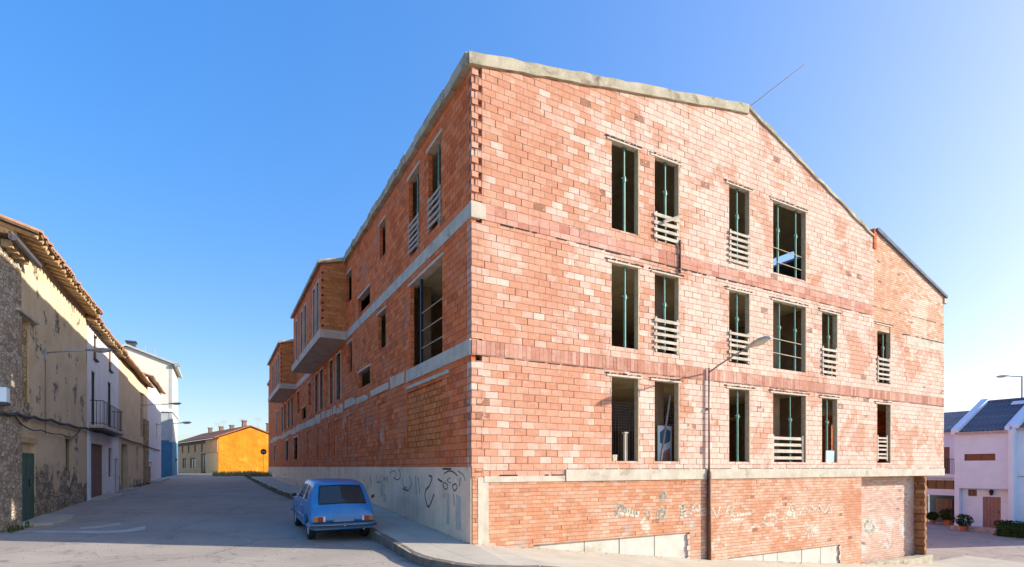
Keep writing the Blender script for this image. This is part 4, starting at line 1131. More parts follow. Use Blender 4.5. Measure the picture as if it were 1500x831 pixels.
# white house with balcony
y1a, y1b = H(134)[0], H(139.5)[0]; y2a, y2b = H(158)[0], H(163)[0]
zb = H(132, 622)[1]
opsW = [(y1a, y1b, zb, H(135, 543)[1]), (y2a, y2b, zb, H(160, 560)[1]), (H(137)[0], H(142)[0], H(140, 527)[1], H(140, 492)[1]), (H(159.5)[0], H(163.5)[0], H(160, 542)[1], H(160, 510)[1]),
        (H(133.5)[0], H(153)[0], zroad(PW, 18) - .1, H(140, 650)[1]), (H(159)[0], H(164.5)[0], H(160, 699)[1], H(160, 656)[1]), (H(168.5)[0], H(172.5)[0], .3, H(170, 672)[1])]
t = house('white_house', 'narrow white rendered house with iron balcony between two ochre houses', YB + .01, YC, 7.76, M['white'], opsW)
for k, o in enumerate(opsW[:4]):
    mb = MB(); mb.box(PW - .12, PW - .08, o[0], o[1], o[2], o[3]); wdw = t.part(mb, 'balcony_door' if k < 2 else 'window', M['shutter'])
    mb = MB(); m_ = (o[0] + o[1]) / 2
    mb.box(PW - .08, PW - .05, m_ - .03, m_ + .03, o[2] + .01, o[3] - .01); mb.box(PW - .08, PW - .04, o[0], o[0] + .06, o[2] + .01, o[3] - .01); mb.box(PW - .08, PW - .04, o[1] - .06, o[1], o[2] + .01, o[3] - .01)
    t.part(mb, 'frame', M['blackmet'] if k < 2 else M['wood_b'], parent=wdw)
    if k >= 2:
        mb = MB(); mb.box(PW - .1, PW + .08, o[0] - .06, o[1] + .06, o[2] - .06, o[2]); t.part(mb, 'sill', M['shutter'], parent=wdw)
o = opsW[4]; mb = MB(); mb.box(PW - .14, PW - .1, o[0], o[1], o[2], o[3]); t.part(mb, 'garage_door', M['wood_b'])
o = opsW[5]; mb = MB(); mb.box(PW - .12, PW - .08, o[0], o[1], o[2], o[3]); t.part(mb, 'window', M['navy'])
o = opsW[6]; mb = MB(); mb.box(PW - .16, PW - .1, o[0], o[1], o[2], o[3]); t.part(mb, 'door', M['navy'])
mb = MB(); mb.box(PW + .001, PW + .03, YB + .1, H(132)[0], .2, H(131, 632)[1]); t.part(mb, 'corner_strip', M['white2'])
# balcony
by0, by1 = H(130.5)[0], H(163.5)[0]
mb = MB(); mb.box(PW, PW + .5, by0, by1, zb - .14, zb - .02); bal = t.part(mb, 'balcony', M['conc_street'], bevel=.02)
mb = MB(); mb.box(PW + .0, PW + .48, by0 + .05, by1 - .05, zb - .20, zb - .142)
t.part(mb, 'balcony_edge', M['shutter'], parent=bal)
mb = MB(); rx_ = PW + .46
for z in (zb + .06, zb + 1.0): mb.tube([(PW + .02, by0 + .04, z), (rx_, by0 + .04, z), (rx_, by1 - .04, z), (PW + .02, by1 - .04, z)], .016, 6)
y = by0 + .04
while y < by1: mb.tube([(rx_, y, zb - .02), (rx_, y, zb + 1.0)], .011, 5); y += .36
for xx in (.12, .24, .36):
    for yv in (by0 + .04, by1 - .04): mb.tube([(PW + xx, yv, zb - .02), (PW + xx, yv, zb + 1.0)], .011, 5)
t.part(mb, 'railing', M['blackmet'], parent=bal)
eave(t, YB - .35, YC, 7.70, .40, .3, step=.5)
# grey ochre house
ops4 = [(H(178)[0], H(187)[0], .2, H(180, 650)[1]), (H(199)[0], H(202.5)[0], H(200, 690)[1], H(200, 655)[1]), (H(206)[0], H(210)[0], H(207, 640)[1], H(207, 575)[1])]
t = house('grey_ochre_house', 'long grey ochre rendered house beyond the white house with brown doorway', YC + .01, YD, 7.75, M['ochre2'], ops4)
o = ops4[0]; mb = MB(); mb.box(PW - .3, PW - .25, o[0], o[1], o[2], o[3]); t.part(mb, 'door', M['wood_g'])
for o in ops4[1:]:
    mb = MB(); mb.box(PW - .2, PW - .15, o[0], o[1], o[2], o[3]); t.part(mb, 'window', M['shutter'])
mb = MB(); mb.box(PW - .02, PW + .08, YD - 2.6, YD, -.4, 5.2, .02); t.part(mb, 'stone_quoin', M['stone_y'])
eave(t, YC + .01, YD + .1, 7.72, .36, .3, step=.7, raft=False)
# small white house
t = house('small_white_house', 'white house with small reddish door before the tall blue based building', YD + .01, YE, 8.6, M['white'], [(H(218)[0], H(221.5)[0], .3, H(220, 684)[1])])
mb = MB(); mb.box(PW - .12, PW - .06, H(218)[0], H(221.5)[0], .3, H(220, 684)[1]); t.part(mb, 'door', plain('oxblood_door', (.16, .035, .025), .6))
mb = MB(); mb.box(PW + .0, PW + .12, H(217.5)[0], H(222)[0], H(220, 677)[1], H(220, 660)[1]); t.part(mb, 'meter_box', M['white2'])
eave(t, YD + .1, YE + .1, 8.62, .3, .32, step=.8, raft=False)
mb = MB(); mb.prism([(PW - 6, 8.4), (PW - .45, 8.4), (PW - .45, 8.75), (PW - 3.5, 9.9), (PW - 6, 9.9)], 'y', YD + .02, YD + .3); t.part(mb, 'gable', M['cream'])
# tall building with blue base
yT = 58.0
def zT(px, py):
    return onR(px, py, y=yT)
xa, za = zT(252, 532); xb, zb_ = zT(186, 508)
print('tall', xa, za, xb, zb_)
t = Thing('tall_building', 'tall cream gabled building with grey and blue base at the street end', 'building', (xa, yT, .7))
xl = xb - 4
mb = MB(); zl = zT(240, 603)[1]; zm = zT(240, 645)[1]
mb.prism([(xa, zl), (xa, za), (xb, zb_), (xl, zb_ - 1.0), (xl, zl)], 'y', yT, yT + 10); t.part(mb, 'upper_wall', M['cream'])
mb = MB(); mb.box(xl, xa - .01, yT + .01, yT + 10, zm, zl); t.part(mb, 'middle_wall', M['greyw'])
mb = MB(); mb.box(xl, xa + .02, yT - .01, yT + 10, -.5, zm); t.part(mb, 'base_wall', M['bluew'])
mb = MB(); mb.box(xl, xa + .12, yT - .15, yT + 10, zl - .02, zl + .28); t.part(mb, 'ledge', M['white2'])
mb = MB(); mb.box(xa - .25, xa + .03, yT - .02, yT + .3, zm - .2, za - .2); t.part(mb, 'shaded_return_strip', M['greyw'])  # grey strip painted in as the shade on the wall return
mb = MB(); mb.prism([(xa + .5, za - .25), (xa + .5, za - .05), (xb, zb_ + .25), (xl, zb_ - .8), (xl, zb_ - 1.0), (xb, zb_ + .05)], 'y', yT - .25, yT + 10); rf = t.part(mb, 'roof', M['greyw'])
mb = MB(); mb.box(xa + .25, xa + .75, yT - .4, yT + .1, za - .35, za - .05); t.part(mb, 'gutter_end', M['lampgrey'], parent=rf)
mb = MB(); mb.box(xb - .3, xb + .5, yT + 2, yT + 3, zb_ - .2, zb_ + .9); mb.box(xb - .4, xb + .6, yT + 1.9, yT + 3.1, zb_ + .9, zb_ + 1.05); t.part(mb, 'chimney', M['shutter'], parent=rf)
for k, xx in enumerate((xb + 1.3, xb + 2.2)):
    mb = MB(); mb.tube([(xx, yT + 3, zb_ - .6), (xx, yT + 3, zb_ + .9 - k * .2)], .03, 5); mb.tube([(xx - .3, yT + 3, zb_ + .8 - k * .2), (xx + .3, yT + 3, zb_ + .8 - k * .2)], .025, 5)
    t.part(mb, 'antenna', M['lampgrey'], parent=rf)

# cables on the old houses
def cable(pts, r, label):
    P = [(PW + .09, *H(px, py, PW + .09)) for px, py in pts]
    sm = []
    for a, b in zip(P, P[1:]):
        for k in range(4):
            f = k / 4; sag = -.05 * math.sin(math.pi * f)
            sm.append((a[0], a[1] + (b[1] - a[1]) * f, a[2] + (b[2] - a[2]) * f + sag))
    sm.append(P[-1])
    o = MB().tube(sm, r, 6).build('wall_cable', M['cable'], None, P[0]); tag(o, label, 'cable', 'cables along the old house fronts')
cable([(2, 604), (25, 606), (50, 611), (75, 615), (100, 622), (125, 627), (150, 634), (175, 640), (205, 650), (234, 660)], .045, 'thick dark cable bundle running along all the old house fronts')
cable([(20, 606), (38, 626), (60, 630), (90, 636), (108, 640), (118, 628)], .018, 'thin slack cable drooping over the green door')
# meter box on the stone house
yb_, zb2 = H(13, 578, PW + .2)
t = Thing('meter_box', 'small white electric box on the stone wall at the left edge', 'meter box', (PW + .04, yb_, zb2 - .2))
mb = MB(); mb.box(PW + .05, PW + .19, yb_ - .13, yb_ + .13, zb2 - .2, zb2 + .16); t.part(mb, 'case', M['white2'], bevel=.015)
mb = MB(); mb.box(PW + .05, PW + .2, yb_ - .14, yb_ + .14, zb2 - .27, zb2 - .21); t.part(mb, 'cable_entry', M['shutter'])

# doorsteps and the faint patches on the road
def slab_at(name, pts, mat, dz, label, cat, h=0):
    mb = MB(); top = [mb.vert((x, y, zroad(x, y) + dz)) for x, y in pts]; bot = [mb.vert((x, y, zroad(x, y) - .1)) for x, y in pts]
    n = len(pts); mb.f.append(top); mb.m.append(0)
    for k in range(n): mb.f.append([top[k], top[(k + 1) % n], bot[(k + 1) % n], bot[k]]); mb.m.append(0)
    o = mb.build(name, mat, None, (pts[0][0], pts[0][1], zroad(*pts[0])), bevel=.02 if dz > .02 else 0)
    return tag(o, label, cat)
slab_at('doorstep', [(PW, door[0] - .4), (PW + .75, door[0] - .3), (PW + .95, door[0] + .8), (PW + .8, door[1] + .5), (PW, door[1] + .9)], M['paving'], .07, 'low concrete doorstep in front of the green door', 'doorstep')
slab_at('doorstep', [(PW, opsW[4][0] - .2), (PW + .6, opsW[4][0]), (PW + .8, opsW[4][1]), (PW, opsW[4][1] + .6)], M['paving'], .08, 'pale concrete ramp at the garage of the white house', 'doorstep')
slab_at('doorstep', [(PW, YC + .3), (PW + .5, YC + .4), (PW + .5, YC + 3), (PW, YC + 3.2)], M['paving'], .08, 'concrete step at the doorway of the grey ochre house', 'doorstep')
slab_at('doorstep', [(PW, YD + .3), (PW + .7, YD + .5), (PW + .7, YE), (PW, YE)], M['paving'], .1, 'concrete strip in front of the small white house', 'doorstep')
def road_pt(px, py):
    u = ray(px); w = (HY - py) / FPX; d = 8.0
    for _ in range(60):
        p = Vector((u * d, d)) - C0; x, y = p.dot(Rv), p.dot(Lv)
        z = zroad(x, y); d2 = (z - EYE) / w; d = d * .6 + d2 * .4
    return x, y
def road_patch(pix, label):
    pts = [road_pt(*p) for p in pix]
    mb = MB(); v = [mb.vert((x, y, zroad(x, y) + .006)) for x, y in pts]; n = len(pts) // 2
    for k in range(n - 1): mb.f.append([v[k], v[k + 1], v[2 * n - 2 - k], v[2 * n - 1 - k]]); mb.m.append(0)
    return tag(mb.build('road_patch', M['patch']), kind='structure')
road_patch([(118, 773), (150, 770), (177, 766), (177, 769), (150, 773), (118, 776)], '')
road_patch([(0, 779), (40, 778), (90, 778), (140, 778), (180, 777), (213, 771), (213, 776), (180, 781), (140, 782), (90, 781), (40, 780), (0, 781)], '')

# ------------------------------------------------------------------ end of the street: orange building
OC = Vector((-38.3, 70.0)); F1 = Vector((-.679, .734)); F2 = Vector((.734, .679))
OR = bpy.data.objects.new('orange_building', None); COL.objects.link(OR); OR.location = (OC.x, OC.y, .7); OR.rotation_euler = (0, 0, math.atan2(F2.y, F2.x))
tag(OR, 'low building at the street end with bright orange gable wall and red tiled roof', 'building')
def op(mb, name, mat, parent=None): return mb.build(name, mat, parent or OR)
LN = 25; GW = 8.4; EZ = 4.85; RZ = 6.35; RX = 3.9
mb = MB(); mb.prism([(0, -1), (GW, -1), (GW, EZ - .1), (RX, RZ), (0, EZ)], 'y', 0, .3); op(mb, 'gable_wall', M['orange'])
mb = MB(); wall(mb, 'y', 0, 1, .3, LN, -1, EZ, [(6.4, 9.0, -.9, 2.9), (12, 15.5, .9, 2.4), (18, 20.5, .9, 2.4), (8, 9, 3.2, 4.3), (12, 13, 3.2, 4.3), (16, 17, 3.2, 4.3), (20, 21, 3.2, 4.3)], .3); op(mb, 'street_wall', M['yellow2'])
mb = MB(); mb.box(-.06, -.002, .05, 5.9, -1, 2.9); op(mb, 'pale_wall', M['yellow'])
mb = MB(); mb.box(-.10, -.002, .05, 6.2, 2.95, EZ - .2); op(mb, 'balcony_screen', M['yellow2'])
mb = MB(); mb.box(-.10, -.002, 6.5, LN - .5, 4.35, EZ - .02); op(mb, 'eave_board', M['wood_b'])
for (a, b, c, d) in ((6.4, 9.0, -.9, 2.9), (12, 15.5, .9, 2.4), (18, 20.5, .9, 2.4)):
    mb = MB(); mb.box(.12, .18, a, b, c, d); wd = op(mb, 'shop_window', M['glass'])
    mb = MB(); mb.box(.06, .11, a, b, d - .15, d); mb.box(.06, .11, (a + b) / 2 - .06, (a + b) / 2 + .06, c, d); op(mb, 'frame', M['wood_b'], wd)
for a in (8, 12, 16, 20):
    mb = MB(); mb.box(.12, .18, a, a + 1, 3.2, 4.3); op(mb, 'window', M['shutter'])
mb = MB()
for (xa_, za_, xb_, zb3) in ((-.5, EZ - .05, RX, RZ + .2), (RX, RZ + .2, GW + .4, EZ - .1)):
    mb.prism([(xa_, za_), (xb_, zb3), (xb_, zb3 + .14), (xa_, za_ + .14)], 'y', -.15, LN + .3)
rf = op(mb, 'roof', M['redroof'])
for (x, y, h) in ((3.6, 2.2, 1.0), (3.6, 8, .7), (3.6, 13.5, .8), (3.4, 19, .9), (6.4, .8, 1.5)):
    mb = MB(); zz = RZ - .2 if x < 5 else RZ - 1.0
    mb.box(x, x + .5, y, y + .5, zz, zz + h + .2); mb.box(x - .08, x + .58, y - .08, y + .58, zz + h + .2, zz + h + .32)
    op(mb, 'chimney', M['wood_b'], rf)
for (x, y) in ((4.4, 5), (3.4, 10.5), (4, 16), (5.4, 1.6)):
    mb = MB(); mb.tube([(x, y, RZ - .6), (x, y, RZ + 1.6)], .03, 5)
    for dz in (1.2, 1.4, 1.55): mb.tube([(x - .5, y, RZ + dz), (x + .5, y, RZ + dz)], .02, 5)
    op(mb, 'antenna', M['lampgrey'], rf)
# signs
def round_sign(px, py, label, x, rad):
    y, z = onL(px, py, x); g0 = zroad(x, y)
    t = Thing('round_sign', label, 'road sign', (x, y, g0), 'round road signs')
    mb = MB(); mb.tube([(x, y, g0 - .1), (x, y, z + .2)], .022, 8); t.part(mb, 'post', M['lampgrey'])
    mb = MB(); mb.tube([(x, y - .05, z), (x, y - .03, z)], rad, 20); d = t.part(mb, 'disc', plain('sign_red', (.22, .03, .03), .5))
    mb = MB(); mb.box(x - rad * .65, x + rad * .65, y - .058, y - .051, z - rad * .15, z + rad * .15); t.part(mb, 'bar', M['white2'], parent=d)
round_sign(386, 662, 'dark red round sign on a post beyond the far end of the brick building', -.75, .30)
round_sign(257, 674, 'small round no entry sign beside the blue based building', -9.3, .2)

# ------------------------------------------------------------------ grass and weeds
def tufts(name, label, n, fn, hgt, mat, cat):
    mb = MB()
    for _ in range(n):
        x, y, z = fn()
        for b in range(5):
            a = random.uniform(0, 6.28); h = hgt * (.12 + 1.3 * random.random() ** 3); r = .012 + h * .06
            dx, dy = math.cos(a), math.sin(a); l = h * random.uniform(.1, .6)
            px_, py_ = x + random.uniform(-.06, .06), y + random.uniform(-.06, .06)
            mb.face([(px_ - dy * r, py_ + dx * r, z - .02), (px_ + dy * r, py_ - dx * r, z - .02), (px_ + dx * l, py_ + dy * l, z + h)])
    return tag(mb.build(name, mat), label, cat, kind='stuff')
def on_verge():
    y = random.uniform(50, 67); x = random.uniform(-5.5, -.5)
    if y < BLEN + 1: x = random.uniform(-2.3, -.05)
    return x, y, zroad(x, y) + .02 if x < -2 else zpav(x, min(y, 59))
tufts('grass', 'dry green grass on the verge before the orange wall', 1100, on_verge, .42, M['grass'], 'grass')
def on_kerb():
    y = random.uniform(6, 56) ; x = kerb_x(y) + random.uniform(-.05, .15); return x, y, zpav(x, y)
tufts('weeds', 'weeds growing along the kerb and the plinth', 300, on_kerb, .11, M['weed'], 'weeds')
def on_wall():
    r = random.random()
    if r < .5: y = YA + random.uniform(-1.5, .2)
    else: y = YC + random.uniform(6, 13)
    return PW + random.uniform(.05, .35), y, zroad(PW, y)
tufts('weeds', 'weeds at the foot of the old house fronts', 90, on_wall, .16, M['weed'], 'weeds')

def stones(name, label, n, fn, smin, smax, mat):
    mb = MB()
    for _ in range(n):
        x, y, z = fn(); r_ = random.uniform(smin, smax)
        c = [mb.vert((x + random.uniform(.5, 1) * r_ * math.cos(a), y + random.uniform(.5, 1) * r_ * math.sin(a), z - .004)) for a in (0, 1.6, 3.1, 4.7)]
        d = [mb.vert((x + random.uniform(.2, .7) * r_ * math.cos(a), y + random.uniform(.2, .7) * r_ * math.sin(a), z + r_ * random.uniform(.4, .8))) for a in (0, 1.6, 3.1, 4.7)]
        mb.f.append(d); mb.m.append(0)
        for k in range(4): mb.f.append([c[k], c[(k + 1) % 4], d[(k + 1) % 4], d[k]]); mb.m.append(0)
    return tag(mb.build(name, mat), label, 'gravel', kind='stuff')
def near_wall():
    if random.random() < .5:
        x = random.uniform(0, 20); y = -abs(random.gauss(0, .22)) - .02; return x, y, zpav(x, y)
    y = random.uniform(0, 30); x = -abs(random.gauss(0, .12)) - .03; return x, y, zpav(x, y)
stones('rubble', 'small brick crumbs lying along the foot of the brick walls', 420, near_wall, .008, .035, M['block'])
def on_road():
    if random.random() < .6:
        y = random.uniform(-2, 20); x = kerb_x(y) - .05 - abs(random.gauss(0, .35)); return x, y, zroad(x, y)
    x = random.uniform(-9.6, -2); y = random.uniform(-6, 8); return x, y, zroad(x, y)
stones('gravel', 'loose gravel grains on the road and in the gutter', 900, on_road, .006, .018, M['kerb'])

# ------------------------------------------------------------------ white terraced houses on the right
XH = 34.65
def RP(px, py=HY, x=XH): return onL(px, py, x)
ya, zea = RP(1398, 634); yb2, _z = RP(1483, 628)
print('right house', ya, zea, yb2)
gzr = -1.93
def rhouse(label, y0, y1, ze, rise, dp, first):
    t = Thing('terraced_house', label, 'house', (XH, y0, gzr), 'white terraced houses')
    def yz(px, py): return RP(px, py)
    # walls
    if first:
        zl_ = yz(1440, 716)[1]            # porch recess under the upper floor
        yl0, yl1 = yz(1478)[0] if False else RP(1478, 700)[0], RP(1405, 700)[0]
        up = (RP(1458, 700)[0], RP(1412.5, 700)[0], RP(1435, 675)[1], RP(1435, 665)[1])
        mb = MB(); wall(mb, 'y', XH, 1, y0, y1, gzr - .5, ze, [(yl0, yl1, gzr - .4, zl_), up], .25); t.part(mb, 'wall', M['white2'])
        mb = MB(); xr = XH + .35
        dr = (RP(1466, 700, xr)[0], RP(1439.5, 700, xr)[0], gzr, RP(1450, 728, xr)[1]); sw = (RP(1431, 700, xr)[0], RP(1418, 700, xr)[0], RP(1425, 727, xr)[1], RP(1425, 717, xr)[1])
        wall(mb, 'y', xr, 1, yl0 - .3, yl1 + .3, gzr - .4, zl_ + .3, [dr, sw], .2); t.part(mb, 'porch_wall', M['white2'])
        mb = MB()
        n = 5; w_ = (dr[1] - dr[0]) / n
        for k in range(n): mb.box(xr + .06, xr + .1, dr[0] + k * w_ + .006, dr[0] + (k + 1) * w_ - .006, dr[2], dr[3])
        d_ = t.part(mb, 'door', M['wood_p'])
        mb = MB(); mb.box(xr + .03, xr + .058, dr[0] + .08, dr[0] + .12, dr[2] + .95, dr[2] + 1.1); t.part(mb, 'handle', M['blackmet'], parent=d_)
        for o, nm in ((up, 'window'), (sw, 'window')):
            xx = XH if o is up else xr
            mb = MB(); mb.box(xx + .1, xx + .13, *o[:2], *o[2:]); wd = t.part(mb, nm, M['glassw'])
            mb = MB(); m_ = (o[0] + o[1]) / 2
            mb.box(xx + .05, xx + .1, m_ - .03, m_ + .03, o[2], o[3])
            for s in (o[0], o[1] - .05): mb.box(xx + .05, xx + .1, s, s + .05, o[2], o[3])
            for z in (o[2], o[3] - .04): mb.box(xx + .051, xx + .099, o[0], o[1], z, z + .04)
            t.part(mb, 'frame', M['wood_b'], parent=wd)
        # wall lantern
        yl_, zl2 = RP(1452, 722, xr - .1)
        mb = MB(); mb.box(xr - .06, xr, yl_ - .02, yl_ + .02, zl2 + .1, zl2 + .16); mb.tube([(xr - .1, yl_, zl2 - .16), (xr - .1, yl_, zl2 - .1), (xr - .1, yl_, zl2 + .1), (xr - .1, yl_, zl2 + .2)], [.04, .08, .12, .02], 6)
        t.part(mb, 'wall_lantern', M['blackmet'])
        mb = MB(); mb.box(XH - .5, XH + .3, y0, y1, gzr - .2, gzr + .1); t.part(mb, 'step', M['conc_pale'])
    else:
        mb = MB(); wall(mb, 'y', XH, 1, y0, y1, gzr - .5, ze, [(y0 + .4, y0 + 1.4, gzr - .4, gzr + 2.1)], .25); t.part(mb, 'wall', M['white2'])
        mb = MB(); mb.box(XH + .1, XH + .15, y0 + .4, y0 + 1.4, gzr - .4, gzr + 2.1); t.part(mb, 'door', M['wood_p'])
        mb = MB(); mb.box(XH - .03, XH, y0, y1, gzr + 3.1, gzr + 3.16); t.part(mb, 'string_course', M['greyw'])
    # side walls and rear
    mb = MB()
    for s, e in ((y0, .16), (y1, -.16)):
        mb.prism([(XH + .25, gzr - .5), (XH + dp * 2, gzr - .5), (XH + dp * 2, ze), (XH + dp, ze + rise), (XH + .25, ze + .1)], 'y', s + (.001 if e > 0 else -.001), s + e)
    mb.box(XH + dp * 2 - .2, XH + dp * 2, y0, y1, gzr - .5, ze); t.part(mb, 'side_walls', M['white2'])
    # corrugated roof
    mb = MB(); n = int((y1 - y0 - .5) / .05); pts = []
    for k in range(n + 1):
        y = y0 + .25 + (y1 - y0 - .5) * k / n; dz = .035 * math.cos(2 * math.pi * k / 4)
        pts.append((y, dz))
    for (xa_, z_a, xb_, z_b) in ((XH - .15, ze + .02, XH + dp, ze + rise + .02), (XH + dp, ze + rise + .02, XH + 2 * dp, ze + .02)):
        A = [mb.vert((xa_, y, z_a + dz)) for y, dz in pts]; B = [mb.vert((xb_, y, z_b + dz)) for y, dz in pts]
        for k in range(n): mb.f.append([A[k], A[k + 1], B[k + 1], B[k]]); mb.m.append(0)
    rf = t.part(mb, 'roof', M['slate'])
    mb = MB()
    for s in (y0 - .1, y1 - .28):
        for (xa_, z_a, xb_, z_b) in ((XH - .2, ze - .1, XH + dp, ze + rise - .05), (XH + dp, ze + rise - .05, XH + 2 * dp, ze - .1)):
            mb.prism([(xa_, z_a), (xb_, z_b), (xb_, z_b + .3), (xa_, z_a + .3)], 'y', s, s + .38)
    t.part(mb, 'verge_wall', M['white2'], parent=rf)
    mb = MB(); mb.box(XH - .22, XH - .08, y0 + .1, y1 - .1, ze - .12, ze + .0); t.part(mb, 'gutter', M['lampgrey'], parent=rf)
    mb = MB(); mb.tube([(XH + dp, y0 + .3, ze + rise + .05), (XH + dp, y1 - .3, ze + rise + .05)], .09, 8); t.part(mb, 'ridge_tile', M['slate'], parent=rf)
    if first:
        mb = MB(); xs = XH + dp * .8; zs = ze + rise * .8 + .08
        mb.prism([(xs, zs), (xs + .35, zs + .35 * rise / dp), (xs + .35, zs + .35 * rise / dp + .06), (xs, zs + .06)], 'y', y0 + .5, y0 + 1.1); t.part(mb, 'skylight', M['white2'], parent=rf)
    return t
rhouse('white terraced house with mauve brown door, long slot window and grey corrugated roof', yb2, ya, zea, 2.05, 3.9, True)
rhouse('white terraced house cut by the right edge with hedge in front', yb2 - 4.3, yb2 - .05, zea + .1, 2.05, 3.9, False)
# party wall sticking out between the two
t = Thing('party_wall', 'pale wall projecting between the two white terraced houses', 'wall', (XH, yb2, gzr))
mb = MB(); mb.prism([(XH - .6, gzr - .5), (XH + .0, gzr - .5), (XH, zea + .15), (XH - .6, zea - .1)], 'y', yb2 - .24, yb2 - .02); t.part(mb, 'panel', M['white2'])
mb = MB(); mb.box(XH - .64, XH - .0, yb2 - .26, yb2 - .0, zea - .11, zea - .05); t.part(mb, 'coping', M['white2'])
# house set back, half hidden by the brick building
XB = XH + 2.5
t = Thing('terraced_house', 'white house with balcony and brown garage front half hidden behind the brick building', 'house', (XB, ya, gzr), 'white terraced houses')
ybk = ya + 5.5; zeb = RP(1390, 632, XB)[1]; zb5 = RP(1390, 694, XB)[1]; zb6 = RP(1390, 720, XB)[1]
bd = (RP(1391, 700, XB)[0], RP(1381, 700, XB)[0] + .2, zb5, RP(1388, 655, XB)[1])
gy1 = RP(1357, 740, XB)[0]
mb = MB(); wall(mb, 'y', XB, 1, ya - .1, ybk, gzr - .5, zeb, [bd, (ya + .1, gy1, RP(1390, 717, XB)[1], RP(1390, 704, XB)[1]), (ya + .1, gy1, gzr - .4, RP(1390, 726, XB)[1])], .25); t.part(mb, 'wall', M['white2'])
mb = MB(); mb.box(XB + .12, XB + .16, bd[0], bd[1], bd[2], bd[3]); t.part(mb, 'balcony_door', M['wood_b'])
mb = MB(); mb.box(XB + .1, XB + .14, ya + .1, gy1, RP(1390, 717, XB)[1], RP(1390, 704, XB)[1]); wd = t.part(mb, 'window', M['glassw'])
mb = MB()
for k in range(6):
    y = ya + .1 + (gy1 - ya - .1) * k / 5; mb.box(XB + .05, XB + .1, y - .03, y + .03, RP(1390, 717, XB)[1], RP(1390, 704, XB)[1])
t.part(mb, 'frame', M['wood_b'], parent=wd)
mb = MB(); mb.box(XB + .9, XB + .95, ya, gy1 + .2, gzr - .4, RP(1390, 726, XB)[1] + .2); t.part(mb, 'porch_wall', M['shutter'])
mb = MB()
ym = RP(1371, 740, XB + .8)[0]; ym2 = RP(1395, 740, XB + .8)[0]
for k in range(8):
    y = ym2 + (ym - ym2) * k / 8; mb.box(XB + .8, XB + .85, y + .01, y + (ym - ym2) / 8 - .01, gzr - .1, RP(1390, 731, XB + .8)[1])
t.part(mb, 'garage_door', M['wood_b'])
mb = MB(); mb.box(XB - .5, XB, ya + .0, ybk, zb5 - .25, zb5 - .02); bl = t.part(mb, 'balcony', M['white2'])
mb = MB(); y = ya + .1
while y < ybk: mb.tube([(XB - .46, y, zb5 - .02), (XB - .46, y, zb5 + .95)], .012, 4); y += .12
mb.tube([(XB - .46, ya + .1, zb5 + .95), (XB - .46, ybk, zb5 + .95)], .02, 5); t.part(mb, 'railing', M['blackmet'], parent=bl)
mb = MB(); mb.prism([(XB - .3, zeb - .05), (XB + 4, zeb + 1.6), (XB + 8, zeb - .05)], 'y', ya - .1, ybk); t.part(mb, 'roof', M['slate'])
# hedge, pots
def leafy(name, label, cat, x0, x1, y0, y1, z0, z1, n, mat, s=.05, rnd=False):
    mb = MB()
    cx, cy, cz = (x0 + x1) / 2, (y0 + y1) / 2, (z0 + z1) / 2
    for _ in range(n):
        while True:
            u, v, w_ = random.uniform(-1, 1), random.uniform(-1, 1), random.uniform(-1, 1)
            r = (u * u + v * v + w_ * w_) ** .5
            if not rnd: r = max(abs(u), abs(v), abs(w_)); u += random.uniform(-.08, .08)
            if .45 < r < 1.0: break
        p = Vector((cx + u * (x1 - x0) / 2, cy + v * (y1 - y0) / 2, cz + w_ * (z1 - z0) / 2))
        a = Vector((random.uniform(-1, 1), random.uniform(-1, 1), random.uniform(-1, 1))).normalized(); b = a.cross(Vector((random.random(), random.random(), 1))).normalized()
        mb.face([p - a * s, p + b * s * .6, p + a * s, p - b * s * .6])
    return mb
t = Thing('hedge', 'dark green clipped hedge before the white house at the right edge', 'hedge', (XH - 2.0, yb2, gzr))
hy1, hy0 = RP(1461, 775, XH - 1.5)[0], RP(1461, 775, XH - 1.5)[0] - 5
hz = zroad(XH - 1.5, hy1)
mb = leafy('', '', '', XH - 2.0, XH - 1.0, hy0, hy1, hz, hz + .85, 5200, None, .06); t.part(mb, 'foliage', M['hedge'])
mb = MB(); mb.box(XH - 1.85, XH - 1.15, hy0 + .1, hy1 - .12, hz, hz + .7, .03); t.part(mb, 'stems', M['hedge'])
for k, (px, py, s, lab) in enumerate(((1412, 772, 1.0, 'bushy plant in a long terracotta trough by the porch of the white house'), (1389, 770, 1.1, 'dark leafy plant in a pot before the brown garage'), (1366, 771, .8, 'small plant in a pot next to the toothed brick pillar'))):
    xx = XH - .9 if k == 0 else XB - .8
    y, _ = RP(px, py, xx); z0 = zroad(xx, y)
    t = Thing('potted_plant', lab, 'potted plant', (xx, y, z0), 'potted plants before the white houses')
    mb = MB(); mb.tube([(xx, y, z0), (xx, y, z0 + .3 * s)], [.16 * s, .22 * s], 12); t.part(mb, 'pot', M['pot'])
    mb = leafy('', '', '', xx - .45 * s, xx + .45 * s, y - .45 * s, y + .45 * s, z0 + .25, z0 + 1.0 * s, 420, None, .07, True); t.part(mb, 'foliage', M['hedge'])
# lamp behind the roofs
yl, zl = onL(1497, 551, XH + 9); 
t = Thing('street_lamp', 'pale lamp post rising behind the grey roofs at the right edge', 'street lamp', (XH + 9, yl, gzr), 'street lamps')
mb = MB(); mb.tube([(XH + 9, yl, gzr), (XH + 9, yl, zl)], [.09, .05], 10); t.part(mb, 'pole', M['lampgrey'])
mb = MB(); mb.tube([(XH + 9, yl, zl - .05), (XH + 8.9, yl + .65, zl + .08)], .035, 8); t.part(mb, 'arm', M['lampgrey'])
lamp_head(t, (XH + 8.9, yl + .6, zl + .08), (-.1, 1), .05, 1.2)

